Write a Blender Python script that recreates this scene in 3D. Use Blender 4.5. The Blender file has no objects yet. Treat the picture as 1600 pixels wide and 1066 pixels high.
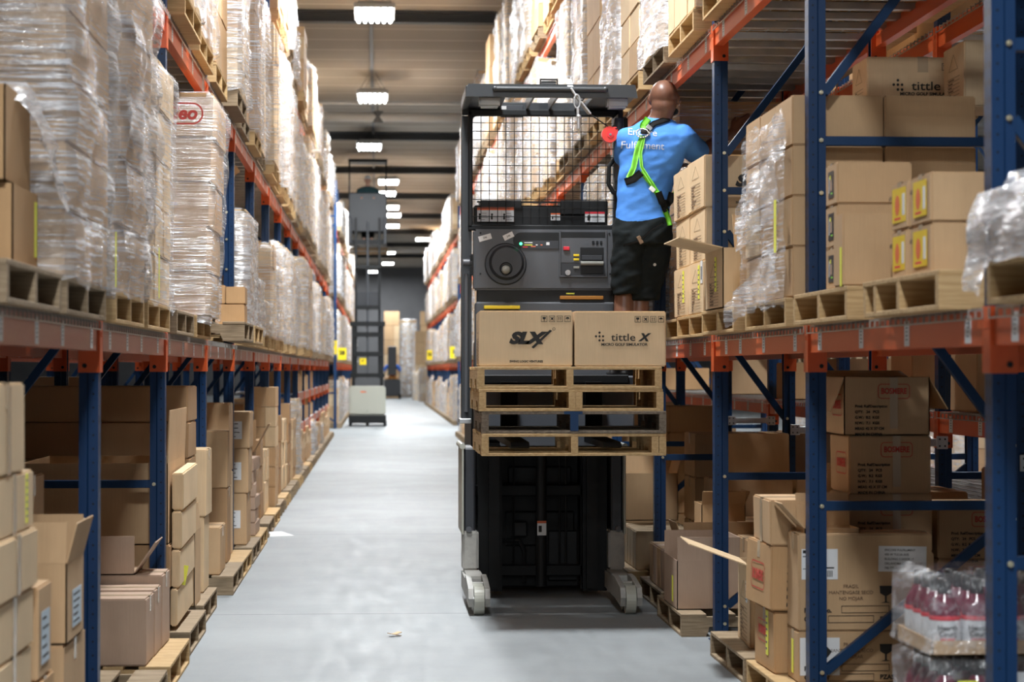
import bpy, bmesh, math, random
from math import sin, cos, tan, atan, atan2, pi, radians, sqrt
from mathutils import Vector, Matrix, noise
random.seed(7)
SC = bpy.context.scene
COL = SC.collection
# ------------------------------------------------------------------ camera
F = 3400.0
YAW = atan(210 / F); PITCH = atan(45 / F); CH = 1.41
cam_d = bpy.data.cameras.new('camera'); cam = bpy.data.objects.new('camera', cam_d); COL.objects.link(cam)
cam.location = (0, 0, CH); cam.rotation_euler = (pi / 2 + PITCH, 0, -YAW)
cam_d.lens = F / 1600 * 36; cam_d.sensor_width = 36; cam_d.clip_end = 400; cam_d.clip_start = .1
cam_d.dof.use_dof = True; cam_d.dof.focus_distance = 12.2; cam_d.dof.aperture_fstop = 4.0
SC.camera = cam
# ------------------------------------------------------------------ world, exposure
w = bpy.data.worlds.new('world'); SC.world = w; w.use_nodes = True
w.node_tree.nodes['Background'].inputs[0].default_value = (.85, .93, 1, 1)
w.node_tree.nodes['Background'].inputs[1].default_value = .02
SC.view_settings.view_transform = 'Standard'; SC.view_settings.look = 'None'
SC.view_settings.gamma = 1; SC.view_settings.use_curve_mapping = False
SC.view_settings.exposure = 0.55
SC.cycles.max_bounces = 7; SC.cycles.diffuse_bounces = 4; SC.cycles.glossy_bounces = 3
SC.cycles.transparent_max_bounces = 14; SC.cycles.transmission_bounces = 4
SC.cycles.sample_clamp_indirect = 6; SC.cycles.caustics_reflective = False; SC.cycles.caustics_refractive = False
SC.cycles.use_denoising = True
CEIL = 7.05
LAMP_W = 390.0                # power of one aisle lamp
def lamp(x, y, power, sx=.6, sy=1.3, z=None, col=(.93, .97, 1)):
    d = bpy.data.lights.new('lamp_light', 'AREA'); d.shape = 'RECTANGLE'; d.size = sx; d.size_y = sy; d.energy = power
    d.color = col
    o = bpy.data.objects.new('lamp_light', d); COL.objects.link(o); o.location = (x, y, (z or CEIL - .45)); return o
AISLE_LAMPS = [(.1, -29), (.1, -19), (-.05, -9), (.25, 1.5), (.2, 11.5), (.1, 21.5), (-.05, 32), (-.10, 41.8), (-.2, 51), (.3, 60.5), (.4, 70), (.5, 79), (1.8, 87), (.5, 97), (.5, 107), (-.3, 116)]
for (x, y) in AISLE_LAMPS: lamp(x, y, LAMP_W)
SIDE_LAMPS = [(x, y) for x in (5.4, -5.2) for y in (20, 29, 38, 50, 62)] + [(5.4, 13)]
for (x, y) in SIDE_LAMPS: lamp(x, y, LAMP_W * (.9 if x > 0 else .5))

# ------------------------------------------------------------------ pixel <-> place helpers (px = lateral angle, py = height)
def Xy(px, Y): return Y * tan(YAW + atan((px - 800) / F))
def Yx(px, X): return X / tan(YAW + atan((px - 800) / F))
def Dp(X, Y): return Y * cos(YAW) + X * sin(YAW)
def Zp(py, X, Y): return CH + Dp(X, Y) * tan(PITCH + atan((533 - py) / F))

# ------------------------------------------------------------------ materials
M = {}
class NT:
    def __init__(s, name):
        s.m = bpy.data.materials.new(name); s.m.use_nodes = True; s.t = s.m.node_tree; s.n = s.t.nodes; s.b = s.n['Principled BSDF']; s.out = s.n['Material Output']; M[name] = s.m
    def N(s, ty, **k):
        n = s.n.new(ty)
        for a, v in k.items():
            if a.startswith('i_'): n.inputs[a[2:].replace('_', ' ')].default_value = v
            elif a[0] == 'i' and a[1:].isdigit(): n.inputs[int(a[1:])].default_value = v
            else: setattr(n, a, v)
        return n
    def L(s, a, b): s.t.links.new(a, b)
    def math(s, op, a, b=None, c=None):
        n = s.n.new('ShaderNodeMath'); n.operation = op
        for i, v in enumerate((a, b, c)):
            if v is None: continue
            if isinstance(v, (int, float)): n.inputs[i].default_value = v
            else: s.L(v, n.inputs[i])
        return n.outputs[0]
    def mix(s, f, a, b):
        n = s.n.new('ShaderNodeMix'); n.data_type = 'RGBA'
        for i, v in ((0, f), (6, a), (7, b)):
            if isinstance(v, (int, float)): n.inputs[i].default_value = v
            elif isinstance(v, tuple): n.inputs[i].default_value = (*v, 1) if len(v) == 3 else v
            else: s.L(v, n.inputs[i])
        return n.outputs[2]
    def noise(s, scale, vec=None, detail=3, rough=.55):
        n = s.N('ShaderNodeTexNoise'); n.inputs['Scale'].default_value = scale; n.inputs['Detail'].default_value = detail; n.inputs['Roughness'].default_value = rough
        if vec is not None: s.L(vec, n.inputs['Vector'])
        return n.outputs['Fac']
    def coord(s, kind='Object', scale=None, rot=None):
        c = s.N('ShaderNodeTexCoord').outputs[kind]
        if scale is None: return c
        mp = s.N('ShaderNodeMapping'); mp.inputs['Scale'].default_value = scale
        if rot: mp.inputs['Rotation'].default_value = rot
        s.L(c, mp.inputs['Vector']); return mp.outputs[0]
    def ramp(s, f, *st):
        r = s.N('ShaderNodeValToRGB'); e = r.color_ramp.elements
        while len(e) < len(st): e.new(.5)
        for i, (p, c) in enumerate(st):
            e[i].position = p; e[i].color = (c, c, c, 1) if isinstance(c, (int, float)) else (*c, 1)
        s.L(f, r.inputs[0]); return r.outputs[0]
    def bump(s, h, strength=.3, dist=.01):
        b = s.N('ShaderNodeBump'); b.inputs['Strength'].default_value = strength; b.inputs['Distance'].default_value = dist
        s.L(h, b.inputs['Height']); s.L(b.outputs[0], s.b.inputs['Normal']); return b.outputs[0]
    def base(s, col, rough=.5, metal=0, spec=None):
        if isinstance(col, tuple): s.b.inputs['Base Color'].default_value = (*col, 1)
        else: s.L(col, s.b.inputs['Base Color'])
        if isinstance(rough, (int, float)): s.b.inputs['Roughness'].default_value = rough
        else: s.L(rough, s.b.inputs['Roughness'])
        s.b.inputs['Metallic'].default_value = metal
        if spec is not None: s.b.inputs['Specular IOR Level'].default_value = spec

def simple(name, col, rough=.5, metal=0, spec=None):
    t = NT(name); t.base(col, rough, metal, spec); return t.m
def sc(c, k): return tuple(v * k for v in c)

def cardboard(name, col):
    t = NT(name); o = t.coord()
    n = t.noise(2.3, o, 4); n2 = t.noise(1, t.coord('Object', (260, 260, 9)), 2)
    f = t.math('ADD', t.math('MULTIPLY', n, .75), t.math('MULTIPLY', n2, .25))
    t.base(t.mix(t.ramp(f, (.3, 0.), (.7, 1.)), sc(col, .86), sc(col, 1.1)), .82, 0, .25)
    t.bump(n2, .12, .002)
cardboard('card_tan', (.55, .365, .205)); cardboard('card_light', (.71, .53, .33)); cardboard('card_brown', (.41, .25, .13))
cardboard('card_pink', (.45, .32, .235)); cardboard('card_orange', (.52, .32, .16))
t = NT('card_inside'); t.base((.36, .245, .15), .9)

def wood(name, c1, c2):
    t = NT(name); v = t.coord('Object', (3, 26, 60)); n = t.noise(1.6, v, 5, .65); n3 = t.noise(3., t.coord(), 3)
    c = t.mix(t.ramp(n, (.36, 0.), (.66, 1.)), c1, c2)
    c = t.mix(t.ramp(n3, (.62, 0.), (.8, .5)), c, sc(c1, .45))
    t.base(c, .8, 0, .25); t.bump(n, .3, .003)
wood('pallet_new', (.44, .285, .13), (.60, .42, .22)); wood('pallet_old', (.23, .165, .10), (.38, .29, .19)); wood('pallet_grey', (.12, .095, .07), (.25, .20, .15))

# painted steel with punched holes on the aisle face (object normal along x) and round holes on the side
t = NT('blue_steel'); geo = t.N('ShaderNodeTexCoord'); sep = t.N('ShaderNodeSeparateXYZ'); t.L(geo.outputs['Object'], sep.inputs[0])
sn = t.N('ShaderNodeSeparateXYZ'); t.L(geo.outputs['Normal'], sn.inputs[0])
zz = t.math('PINGPONG', sep.outputs[2], .0254)
ay = t.math('ABSOLUTE', t.math('SUBTRACT', t.math('ABSOLUTE', sep.outputs[1]), .019))
hole = t.math('MULTIPLY', t.math('LESS_THAN', zz, .010), t.math('LESS_THAN', ay, .0065))
hole = t.math('MULTIPLY', hole, t.math('GREATER_THAN', t.math('ABSOLUTE', sn.outputs[0]), .9))
ax = t.math('ABSOLUTE', t.math('SUBTRACT', sep.outputs[0], .018))
h2 = t.math('LESS_THAN', t.math('ADD', t.math('POWER', ax, 2), t.math('POWER', zz, 2)), .000016)
h2 = t.math('MULTIPLY', h2, t.math('GREATER_THAN', t.math('ABSOLUTE', sn.outputs[1]), .9))
hh = t.math('MAXIMUM', hole, h2)
scr = t.ramp(t.noise(7, t.coord('Object', (1, 1, .25)), 6, .7), (.62, 0.), (.75, .5))
t.base(t.mix(hh, t.mix(scr, (.003, .030, .098), (.02, .06, .13)), (.002, .003, .006)), .42, 0, .35)
t.bump(t.math('SUBTRACT', 1, hh), .5, .002)
simple('blue_plain', (.003, .032, .10), .42, 0, .35)
t = NT('orange_steel'); n = t.noise(5, t.coord('Object', (1, .3, 1)), 5, .7)
t.base(t.mix(t.ramp(n, (.55, 0.), (.75, .6)), (.66, .105, .025), (.36, .10, .05)), .38)
t = NT('faded_orange'); n = t.noise(4, t.coord('Object', (1, .4, 3)), 5, .7)
t.base(t.mix(t.ramp(n, (.35, 0.), (.7, 1.)), (.40, .095, .055), (.46, .18, .12)), .34)
t = NT('galvanized'); n = t.noise(14, t.coord(), 3); t.base(t.mix(n, (.42, .43, .44), (.62, .63, .64)), .38, .85)
simple('deck_wire', (.46, .45, .42), .4, .75)
simple('bolt_metal', (.75, .70, .52), .3, .9)
simple('chrome', (.75, .75, .76), .2, 1)
simple('black_frame', (.007, .008, .009), .5, 0, .35); simple('skirt_grey', (.24, .26, .30), .45); simple('black_plastic', (.010, .011, .012), .5, 0, .35)
simple('guard_black', (.030, .034, .038), .42)
t = NT('truck_dark'); n = t.noise(3, t.coord(), 5, .6); t.base(t.mix(t.ramp(n, (.4, 0.), (.8, 1.)), (.006, .0065, .007), (.012, .013, .014)), .55, 0, .3)
simple('panel_grey', (.085, .09, .10), .45); simple('panel_dark', (.035, .038, .045), .45)
t = NT('truck_putty'); n = t.noise(6, t.coord(), 5, .7); t.base(t.mix(t.ramp(n, (.45, 0.), (.75, 1.)), (.40, .39, .36), (.24, .235, .22)), .5)
simple('putty_green', (.42, .42, .36), .45); simple('lens', (.34, .35, .34), .35)
simple('knob_grey', (.30, .30, .27), .35); simple('ink', (.018, .016, .014), .7); simple('ink_red', (.55, .06, .04), .7); simple('ink_faint', (.16, .10, .06), .8)
simple('paper', (.78, .79, .80), .6); simple('paper_blue', (.52, .62, .70), .55); simple('yellow_tag', (.85, .86, .10), .6); simple('sign_yellow', (.95, .74, .01), .5)
simple('warn_orange', (.80, .16, .05), .5); simple('warn_red', (.75, .03, .05), .5); simple('label_yellow', (.88, .62, .02), .4); simple('label_dark', (.03, .03, .035), .3)
simple('red_block', (.68, .045, .035), .35); simple('yellow_plastic', (.85, .60, .02), .4); simple('amber_bar', (.42, .17, .02), .4); simple('led_print', (.8, .2, .1), .5)
simple('tape', (.50, .385, .26), .22, 0, .6); simple('strap_grey', (.45, .45, .46), .6)
simple('beam_steel', (.035, .036, .038), .5); simple('pipe_white', (.46, .46, .45), .5); simple('conduit', (.12, .12, .12), .5)
simple('yellow_pallet_tag', (.85, .86, .10), .6)
# worker
t = NT('skin'); n = t.noise(14, t.coord(), 3); t.base(t.mix(n, (.125, .056, .034), (.18, .084, .052)), .42, 0, .45); t.b.inputs['Subsurface Weight'].default_value = .05
t = NT('skin_leg'); n = t.noise(14, t.coord(), 3); t.base(t.mix(n, (.20, .085, .045), (.26, .12, .065)), .5)
simple('skin_far', (.45, .25, .18), .5)
def cloth(name, c, k=.3):
    t = NT(name); n = t.noise(9, t.coord('Object', (1, 1, 1.6)), 3); n2 = t.noise(900, t.coord(), 1)
    t.base(t.mix(n, sc(c, .88), sc(c, 1.1)), .85, 0, .2); t.bump(n, k, .012)
cloth('shirt_blue', (.085, .27, .74)); cloth('shorts_black', (.006, .009, .010), .45); cloth('shirt_teal', (.03, .07, .08)); cloth('shirt_blue_far', (.05, .16, .6))
simple('lime_strap', (.27, .80, .06), .6); simple('black_strap', (.012, .012, .013), .7); simple('shoe', (.03, .03, .03), .6)
# stretch film
def film(name, lo, hi, rot, streak=(2.2, 2.2, 55)):
    t = NT(name); t.n.remove(t.b)
    v = t.coord('Object', streak, rot); n = t.noise(1.4, v, 4, .7); big = t.noise(3.2, t.coord(), 3, .6)
    st = t.ramp(n, (.475, 0.), (.59, 1.)); bg = t.ramp(big, (.38, .18), (.60, 1.))
    fac = t.math('ADD', t.math('MULTIPLY', t.math('MULTIPLY', st, bg), hi - lo), lo)
    bmp = t.N('ShaderNodeBump'); bmp.inputs['Strength'].default_value = 1; bmp.inputs['Distance'].default_value = .016
    t.L(t.math('ADD', n, t.math('MULTIPLY', big, 1.5)), bmp.inputs['Height'])
    d = t.N('ShaderNodeBsdfDiffuse'); d.inputs[0].default_value = (.80, .81, .84, 1); g = t.N('ShaderNodeBsdfGlossy'); g.inputs['Roughness'].default_value = .2; g.inputs[0].default_value = (1, 1, 1, 1)
    t.L(bmp.outputs[0], g.inputs['Normal']); t.L(bmp.outputs[0], d.inputs['Normal'])
    m1 = t.N('ShaderNodeMixShader'); m1.inputs[0].default_value = .36; t.L(d.outputs[0], m1.inputs[1]); t.L(g.outputs[0], m1.inputs[2])
    tr = t.N('ShaderNodeBsdfTransparent'); m2 = t.N('ShaderNodeMixShader'); t.L(fac, m2.inputs[0]); t.L(tr.outputs[0], m2.inputs[1]); t.L(m1.outputs[0], m2.inputs[2]); t.L(m2.outputs[0], t.out.inputs[0])
film('film', .20, .98, (.12, .05, 0)); film('film_steep', .26, .98, (.75, .3, 0)); film('film_thin', .10, .85, (.7, .25, 0)); film('film_flat', .12, .98, (0, .02, 0), (1.4, 1.4, 75))
film('film_heavy', .42, .98, (.3, .3, 0), (3, 3, 20)); film('film_bag', .10, .55, (.5, .5, 0), (9, 9, 14))
# bottle
simple('bottle_wine', (.16, .015, .04), .12); simple('bottle_cap', (.03, .028, .028), .3); simple('bottle_label', (.72, .73, .75), .5); simple('bottle_amber', (.35, .14, .03), .3)
# floor
t = NT('concrete'); o = t.coord(); a = t.noise(.8, o, 6, .6); b = t.noise(7, t.coord('Object', (1.6, .25, 1)), 6, .65); c = t.noise(60, o, 3)
f = t.math('ADD', t.math('MULTIPLY', a, .6), t.math('ADD', t.math('MULTIPLY', b, .32), t.math('MULTIPLY', c, .08)))
colr = t.mix(t.ramp(f, (.36, 0.), (.64, 1.)), (.215, .23, .238), (.295, .315, .325))
sp = t.N('ShaderNodeSeparateXYZ'); t.L(o, sp.inputs[0])
jy = t.math('LESS_THAN', t.math('PINGPONG', t.math('ADD', sp.outputs[1], -.42), 3.05), .011)
colr = t.mix(t.math('MULTIPLY', jy, .75), colr, (.10, .105, .11))
stn = t.ramp(t.noise(2.2, t.coord('Object', (1, .35, 1)), 7, .75), (.60, 0.), (.72, .35)); colr = t.mix(stn, colr, (.20, .215, .22))
t.base(colr, t.ramp(b, (.3, .5), (.7, .66)), 0, .3); t.bump(t.math('ADD', c, t.math('MULTIPLY', b, .6)), .08, .003)
# ceiling boards: joints every 1.2 m across the aisle
t = NT('ceiling_board'); o = t.coord(); sp = t.N('ShaderNodeSeparateXYZ'); t.L(o, sp.inputs[0])
j = t.math('PINGPONG', sp.outputs[1], .6); jf = t.math('LESS_THAN', j, .035)
bd = t.math('FLOOR', t.math('DIVIDE', t.math('ADD', sp.outputs[1], 0), 1.2)); wn = t.N('ShaderNodeTexWhiteNoise'); wn.noise_dimensions = '1D'; t.L(bd, wn.inputs['W'])
n = t.noise(2, t.coord('Object', (.5, 4, 1)), 5, .7); f = t.math('ADD', t.math('MULTIPLY', wn.outputs['Value'], .5), t.math('MULTIPLY', n, .5))
t.base(t.mix(jf, t.mix(f, (.33, .285, .235), (.45, .395, .33)), (.62, .58, .51)), .9); t.bump(t.noise(40, o, 2), .3, .01)
t = NT('wall_dark'); o = t.coord(); n = t.noise(1.2, o, 4); t.base(t.mix(n, (.10, .10, .105), (.15, .15, .155)), .8)
t = NT('wall_light'); t.base((.42, .44, .46), .8)
t = NT('tube_glow'); t.b.inputs['Emission Color'].default_value = (.95, .98, 1, 1); t.b.inputs['Emission Strength'].default_value = 30; t.base((.9, .9, .9))
t = NT('led_green'); t.b.inputs['Emission Color'].default_value = (.05, 1, .3, 1); t.b.inputs['Emission Strength'].default_value = 3; t.base((.1, .8, .3))

# ------------------------------------------------------------------ object helpers
def link(o, parent=None):
    COL.objects.link(o)
    if parent is not None: o.parent = parent
    return o
def tag(o, label=None, cat=None, group=None, kind=None):
    if label: o['label'] = label
    if cat: o['category'] = cat
    if group: o['group'] = group
    if kind: o['kind'] = kind
    return o
def empty(name, loc=(0, 0, 0), rz=0, label=None, cat=None, group=None):
    o = bpy.data.objects.new(name, None); link(o); o.location = loc; o.rotation_euler = (0, 0, rz); o.empty_display_size = .05
    return tag(o, label, cat, group)
class B:
    """collects shapes into one mesh"""
    def __init__(s): s.bm = bmesh.new(); s.mats = []
    def mi(s, m):
        if m not in s.mats: s.mats.append(m)
        return s.mats.index(m)
    def _fin(s, verts, m, mtx):
        if mtx is not None: bmesh.ops.transform(s.bm, matrix=mtx, verts=verts)
        if m is not None:
            i = s.mi(m); fs = set(f for v in verts for f in v.link_faces)
            for f in fs: f.material_index = i
    def box(s, x0, x1, y0, y1, z0, z1, m=None, bev=0, mtx=None, seg=1):
        r = bmesh.ops.create_cube(s.bm, size=1); vs = r['verts']
        bmesh.ops.transform(s.bm, matrix=Matrix.Translation(((x0 + x1) / 2, (y0 + y1) / 2, (z0 + z1) / 2)) @ Matrix.Diagonal((abs(x1 - x0), abs(y1 - y0), abs(z1 - z0), 1)), verts=vs)
        if bev:
            es = list({e for v in vs for e in v.link_edges}); rr = bmesh.ops.bevel(s.bm, geom=es, offset=bev, segments=seg, affect='EDGES'); vs = list({v for f in rr['faces'] for v in f.verts} | {v for v in vs if v.is_valid})
            vs = list({v for q in vs for f in q.link_faces for v in f.verts})
        s._fin(vs, m, mtx); return s
    def cyl(s, p0, p1, r, m=None, seg=12, r2=None, cap=True):
        p0 = Vector(p0); p1 = Vector(p1); d = p1 - p0
        q = bmesh.ops.create_cone(s.bm, cap_ends=cap, segments=seg, radius1=r, radius2=r if r2 is None else r2, depth=d.length)
        mt = Matrix.Translation((p0 + p1) / 2) @ d.to_track_quat('Z', 'Y').to_matrix().to_4x4(); s._fin(q['verts'], m, mt); return s
    def sph(s, c, r, m=None, seg=12, scale=(1, 1, 1), rot=None):
        q = bmesh.ops.create_uvsphere(s.bm, u_segments=seg, v_segments=max(6, seg * 2 // 3), radius=1)
        mt = Matrix.Translation(c) @ (rot or Matrix.Identity(4)) @ Matrix.Diagonal((r * scale[0], r * scale[1], r * scale[2], 1)); s._fin(q['verts'], m, mt); return s
    def prism(s, pts, lo, hi, axis='z', m=None):
        """pts polygon extruded; axis z: pts=(x,y); axis y: pts=(x,z); axis x: pts=(y,z)"""
        def P(a, b, h): return (a, b, h) if axis == 'z' else ((a, h, b) if axis == 'y' else (h, a, b))
        v0 = [s.bm.verts.new(P(a, b, lo)) for a, b in pts]; v1 = [s.bm.verts.new(P(a, b, hi)) for a, b in pts]; n = len(pts); fs = []
        fs.append(s.bm.faces.new(v0)); fs.append(s.bm.faces.new(v1[::-1]))
        for i in range(n): fs.append(s.bm.faces.new((v0[i], v1[i], v1[(i + 1) % n], v0[(i + 1) % n])))
        if m is not None:
            k = s.mi(m)
            for f in fs: f.material_index = k
        return s
    def tube(s, pts, r, m=None, seg=8):
        for a, b in zip(pts[:-1], pts[1:]): s.cyl(a, b, r, m, seg)
        for p in pts[1:-1]: s.sph(p, r, m, seg)
        return s
    def mesh(s, name, smooth=False):
        bmesh.ops.recalc_face_normals(s.bm, faces=s.bm.faces[:]); me = bpy.data.meshes.new(name); s.bm.to_mesh(me); s.bm.free()
        for k in s.mats: me.materials.append(M[k])
        if smooth:
            for p in me.polygons: p.use_smooth = True
        return me
    def build(s, name, parent=None, loc=(0, 0, 0), rot=(0, 0, 0), smooth=False, **tg):
        o = bpy.data.objects.new(name, s.mesh(name, smooth)); link(o, parent); o.location = loc; o.rotation_euler = rot
        return tag(o, **tg) if tg else o
def inst(me, name, parent=None, loc=(0, 0, 0), rot=(0, 0, 0), scale=None):
    o = bpy.data.objects.new(name, me); link(o, parent); o.location = loc; o.rotation_euler = rot
    if scale: o.scale = scale
    return o
def copy_tree(o, loc=None, rz=None, parent=None):
    c = o.copy(); COL.objects.link(c); c.parent = parent
    if loc is not None: c.location = loc
    if rz is not None: c.rotation_euler = (0, 0, rz)
    for ch in KIDS.get(o.name, []) if o.name in KIDS else [x for x in o.children]: copy_tree(ch, None, None, c)
    return c
KIDS = {}
_tx = {}
def text_mesh(s, size, mat, bold=0, shear=0, align='CENTER', sx=1.0):
    k = (s, size, mat, bold, shear, align, sx)
    if k in _tx: return _tx[k]
    cu = bpy.data.curves.new('text', 'FONT'); cu.body = s; cu.size = size; cu.offset = bold; cu.shear = shear; cu.align_x = align; cu.align_y = 'CENTER'; cu.resolution_u = 3; cu.extrude = .0004
    o = bpy.data.objects.new('text', cu); COL.objects.link(o)
    me = bpy.data.meshes.new_from_object(o); bpy.data.objects.remove(o); me.materials.clear(); me.materials.append(M[mat])
    if sx != 1.0: me.transform(Matrix.Diagonal((sx, 1, 1, 1)))
    _tx[k] = me; return me
FR = {'cam': (pi / 2, 0, 0), 'left': (pi / 2, 0, -pi / 2), 'right': (pi / 2, 0, pi / 2)}   # which way the face looks: to the camera (-y), to -x, to +x
def text(s, size, loc, face, mat, parent, name='printed_text', **k):
    return inst(text_mesh(s, size, mat, **k), name, parent, loc, FR[face])
ORD = 'first second third fourth fifth sixth seventh eighth ninth tenth eleventh twelfth thirteenth fourteenth fifteenth sixteenth seventeenth eighteenth nineteenth twentieth twenty-first twenty-second twenty-third twenty-fourth twenty-fifth'.split()
# ------------------------------------------------------------------ pallets
PL, PW, PH = 1.2, 1.0, .12
def stringer_mesh(mat, L=PL):
    h0, h1 = .016, .104; a = L / 2
    pts = [(-a, h0), (-a + .14, h0), (-a + .15, h0 + .036), (-a + .35, h0 + .036), (-a + .36, h0), (a - .36, h0), (a - .35, h0 + .036), (a - .15, h0 + .036), (a - .14, h0), (a, h0), (a, h1), (-a, h1)]
    return B().prism(pts, -.019, .019, 'y', mat).mesh('stringer')
PM = {}
def pallet_meshes(mat, L=PL):
    if (mat, L) in PM: return PM[(mat, L)]
    st = stringer_mesh(mat, L); wide = B().box(-.068, .068, -PW / 2, PW / 2, -.008, .008, mat, .002).mesh('deck_board'); nar = B().box(-.044, .044, -PW / 2, PW / 2, -.008, .008, mat, .002).mesh('deck_board')
    whole = B()
    for y in (-PW / 2 + .019, 0, PW / 2 - .019): whole.box(-L / 2, L / 2, y - .019, y + .019, .016, .104, mat)
    for k in range(7):
        x = -L / 2 + .068 + k * (L - .136) / 6; whole.box(x - .05, x + .05, -PW / 2, PW / 2, .104, .12, mat)
    for k in (0, 2, 3, 4, 6):
        x = -L / 2 + .068 + k * (L - .136) / 6; whole.box(x - .05, x + .05, -PW / 2, PW / 2, 0, .016, mat)
    PM[(mat, L)] = (st, wide, nar, whole.mesh('wooden_pallet')); return PM[(mat, L)]
def pallet(x, y, z, label, mat='pallet_new', rz=0, parts=True, group=None, L=PL, extra=None):
    """x,y = centre; rz=0: stringer ends look at the aisle"""
    st, wide, nar, whole = pallet_meshes(mat, L)
    if not parts:
        o = inst(whole, 'wooden_pallet', None, (x, y, z), (0, 0, rz)); return tag(o, label, 'pallet', group)
    e = empty('wooden_pallet', (x, y, z), rz, label, 'pallet', group)
    for k, yy in enumerate((-PW / 2 + .019, 0, PW / 2 - .019)):
        inst(st, 'stringer', e, (0, yy + random.uniform(-.006, .006) * (k == 1), 0))
    if extra: inst(stringer_mesh(mat), 'stringer', e, (0, extra, 0))
    for k in range(7):
        xx = -L / 2 + .068 + k * (L - .136) / 6; inst(wide if k in (0, 6) else nar, 'deck_board', e, (xx, random.uniform(-.004, .004), .112), (0, 0, random.uniform(-.006, .006)))
    for k in (0, 2, 3, 4, 6):
        xx = -L / 2 + .068 + k * (L - .136) / 6; inst(wide if k in (0, 6) else nar, 'bottom_board', e, (xx, 0, .008))
    return e

# ------------------------------------------------------------------ cartons
def tape_on(o, w, d, h, axis='x', drop=.07, col='tape', wd=.048):
    b = B(); t = .0012
    if axis == 'x':
        b.box(-w / 2 - t, w / 2 + t, -wd / 2, wd / 2, h, h + t, col); b.box(-w / 2 - t, -w / 2, -wd / 2, wd / 2, h - drop, h + t, col); b.box(w / 2, w / 2 + t, -wd / 2, wd / 2, h - drop, h + t, col)
    else:
        b.box(-wd / 2, wd / 2, -d / 2 - t, d / 2 + t, h, h + t, col); b.box(-wd / 2, wd / 2, -d / 2 - t, -d / 2, h - drop, h + t, col); b.box(-wd / 2, wd / 2, d / 2, d / 2 + t, h - drop, h + t, col)
    b.build('packing_tape', o)
def carton_me(w, d, h, mat):
    b = B(); b.box(-w / 2, w / 2, -d / 2, d / 2, 0.0005, h - .0005, mat, min(.006, h * .04), seg=2)
    # slight crush so that edges are not dead straight
    for v in b.bm.verts:
        q = noise.noise(Vector((v.co.x * 4 + w * 31, v.co.y * 4 + d * 17, v.co.z * 4 + h * 13)))
        v.co.x += q * .004; v.co.y += noise.noise(Vector((v.co.z * 5, v.co.x * 5 + h, 3))) * .004
    return b.mesh('carton')
def carton(x0, x1, y0, y1, z0, z1, label, mat='card_tan', rz=0, tape='x', group=None, name='cardboard_carton', parent=None, tilt=0):
    w, d, h = abs(x1 - x0) - .002, abs(y1 - y0) - .002, z1 - z0
    o = inst(carton_me(w, d, h, mat), name, parent, ((x0 + x1) / 2, (y0 + y1) / 2, z0), (tilt, 0, rz))
    if parent is None: tag(o, label, 'box', group)
    if tape: tape_on(o, w, d, h, tape)
    o['w'] = w; o['d'] = d; o['h'] = h
    return o
def open_carton(x0, x1, y0, y1, z0, z1, label, mat='card_tan', rz=0, flaps=((1, 1), (1, .3), (1, .3), (1, 1)), group=None, fl=None, tilt=0):
    """flaps: for near, far, left, right sides -> (present, angle from vertical outward in radians)"""
    w, d, h = abs(x1 - x0), abs(y1 - y0), z1 - z0; t = .005; b = B()
    b.box(-w / 2, w / 2, -d / 2, d / 2, 0, t, mat); b.box(-w / 2, w / 2, -d / 2, -d / 2 + t, 0, h, mat); b.box(-w / 2, w / 2, d / 2 - t, d / 2, 0, h, mat)
    b.box(-w / 2, -w / 2 + t, -d / 2, d / 2, 0, h, mat); b.box(w / 2 - t, w / 2, -d / 2, d / 2, 0, h, mat)
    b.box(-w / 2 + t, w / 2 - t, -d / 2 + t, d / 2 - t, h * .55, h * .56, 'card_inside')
    o = b.build('open_carton', None, ((x0 + x1) / 2, (y0 + y1) / 2, z0), (tilt, 0, rz), label=label, cat='box', group=group)
    n = fl or min(w, d) / 2
    for i, (on, a) in enumerate(flaps):
        if not on: continue
        L = n * (on if on is not True else 1)
        fb = B()
        if i < 2: fb.box(-w / 2 + .003, w / 2 - .003, -t / 2, t / 2, 0, L, mat)
        else: fb.box(-t / 2, t / 2, -d / 2 + .003, d / 2 - .003, 0, L, mat)
        loc = [(0, -d / 2 + t / 2, h), (0, d / 2 - t / 2, h), (-w / 2 + t / 2, 0, h), (w / 2 - t / 2, 0, h)][i]
        rot = [(a, 0, 0), (-a, 0, 0), (0, -a, 0), (0, a, 0)][i]
        fb.build('flap', o, loc, rot)
    o['w'] = w; o['d'] = d; o['h'] = h
    return o
def sticker(o, face, u, v, w, h, mat, name='label', lines=0, ink='ink', label=None, rot=0):
    """flat sticker on a face of a carton; u from the face centre along reading direction, v height of its centre"""
    W, D = o['w'], o['d']; off = .0022
    loc = {'cam': (u, -D / 2 - off, v), 'left': (-W / 2 - off, -u, v), 'right': (W / 2 + off, u, v)}[face]
    b = B(); b.box(-w / 2, w / 2, -h / 2, h / 2, -.0006, .0006, mat)
    s = b.build(name, o, loc, FR[face])
    if rot:
        s.rotation_euler.rotate_axis('Z', rot)
    if label: s['label'] = label
    if lines:
        lb = B()
        for k in range(lines):
            yy = h * (.36 - .72 * k / max(1, lines - 1)); ww = w * random.uniform(.45, .8); lb.box(-w * .42, -w * .42 + ww, yy - h * .022, yy + h * .022, .0006, .0012, ink)
        lb.build('printed_lines', s)
    return s
def ptext(o, s, face, u, v, size, mat='ink', **k):
    W, D = o['w'], o['d']; off = .0025
    loc = {'cam': (u, -D / 2 - off, v), 'left': (-W / 2 - off, -u, v), 'right': (W / 2 + off, u, v)}[face]
    return text(s, size, loc, face, mat, o, **k)
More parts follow.
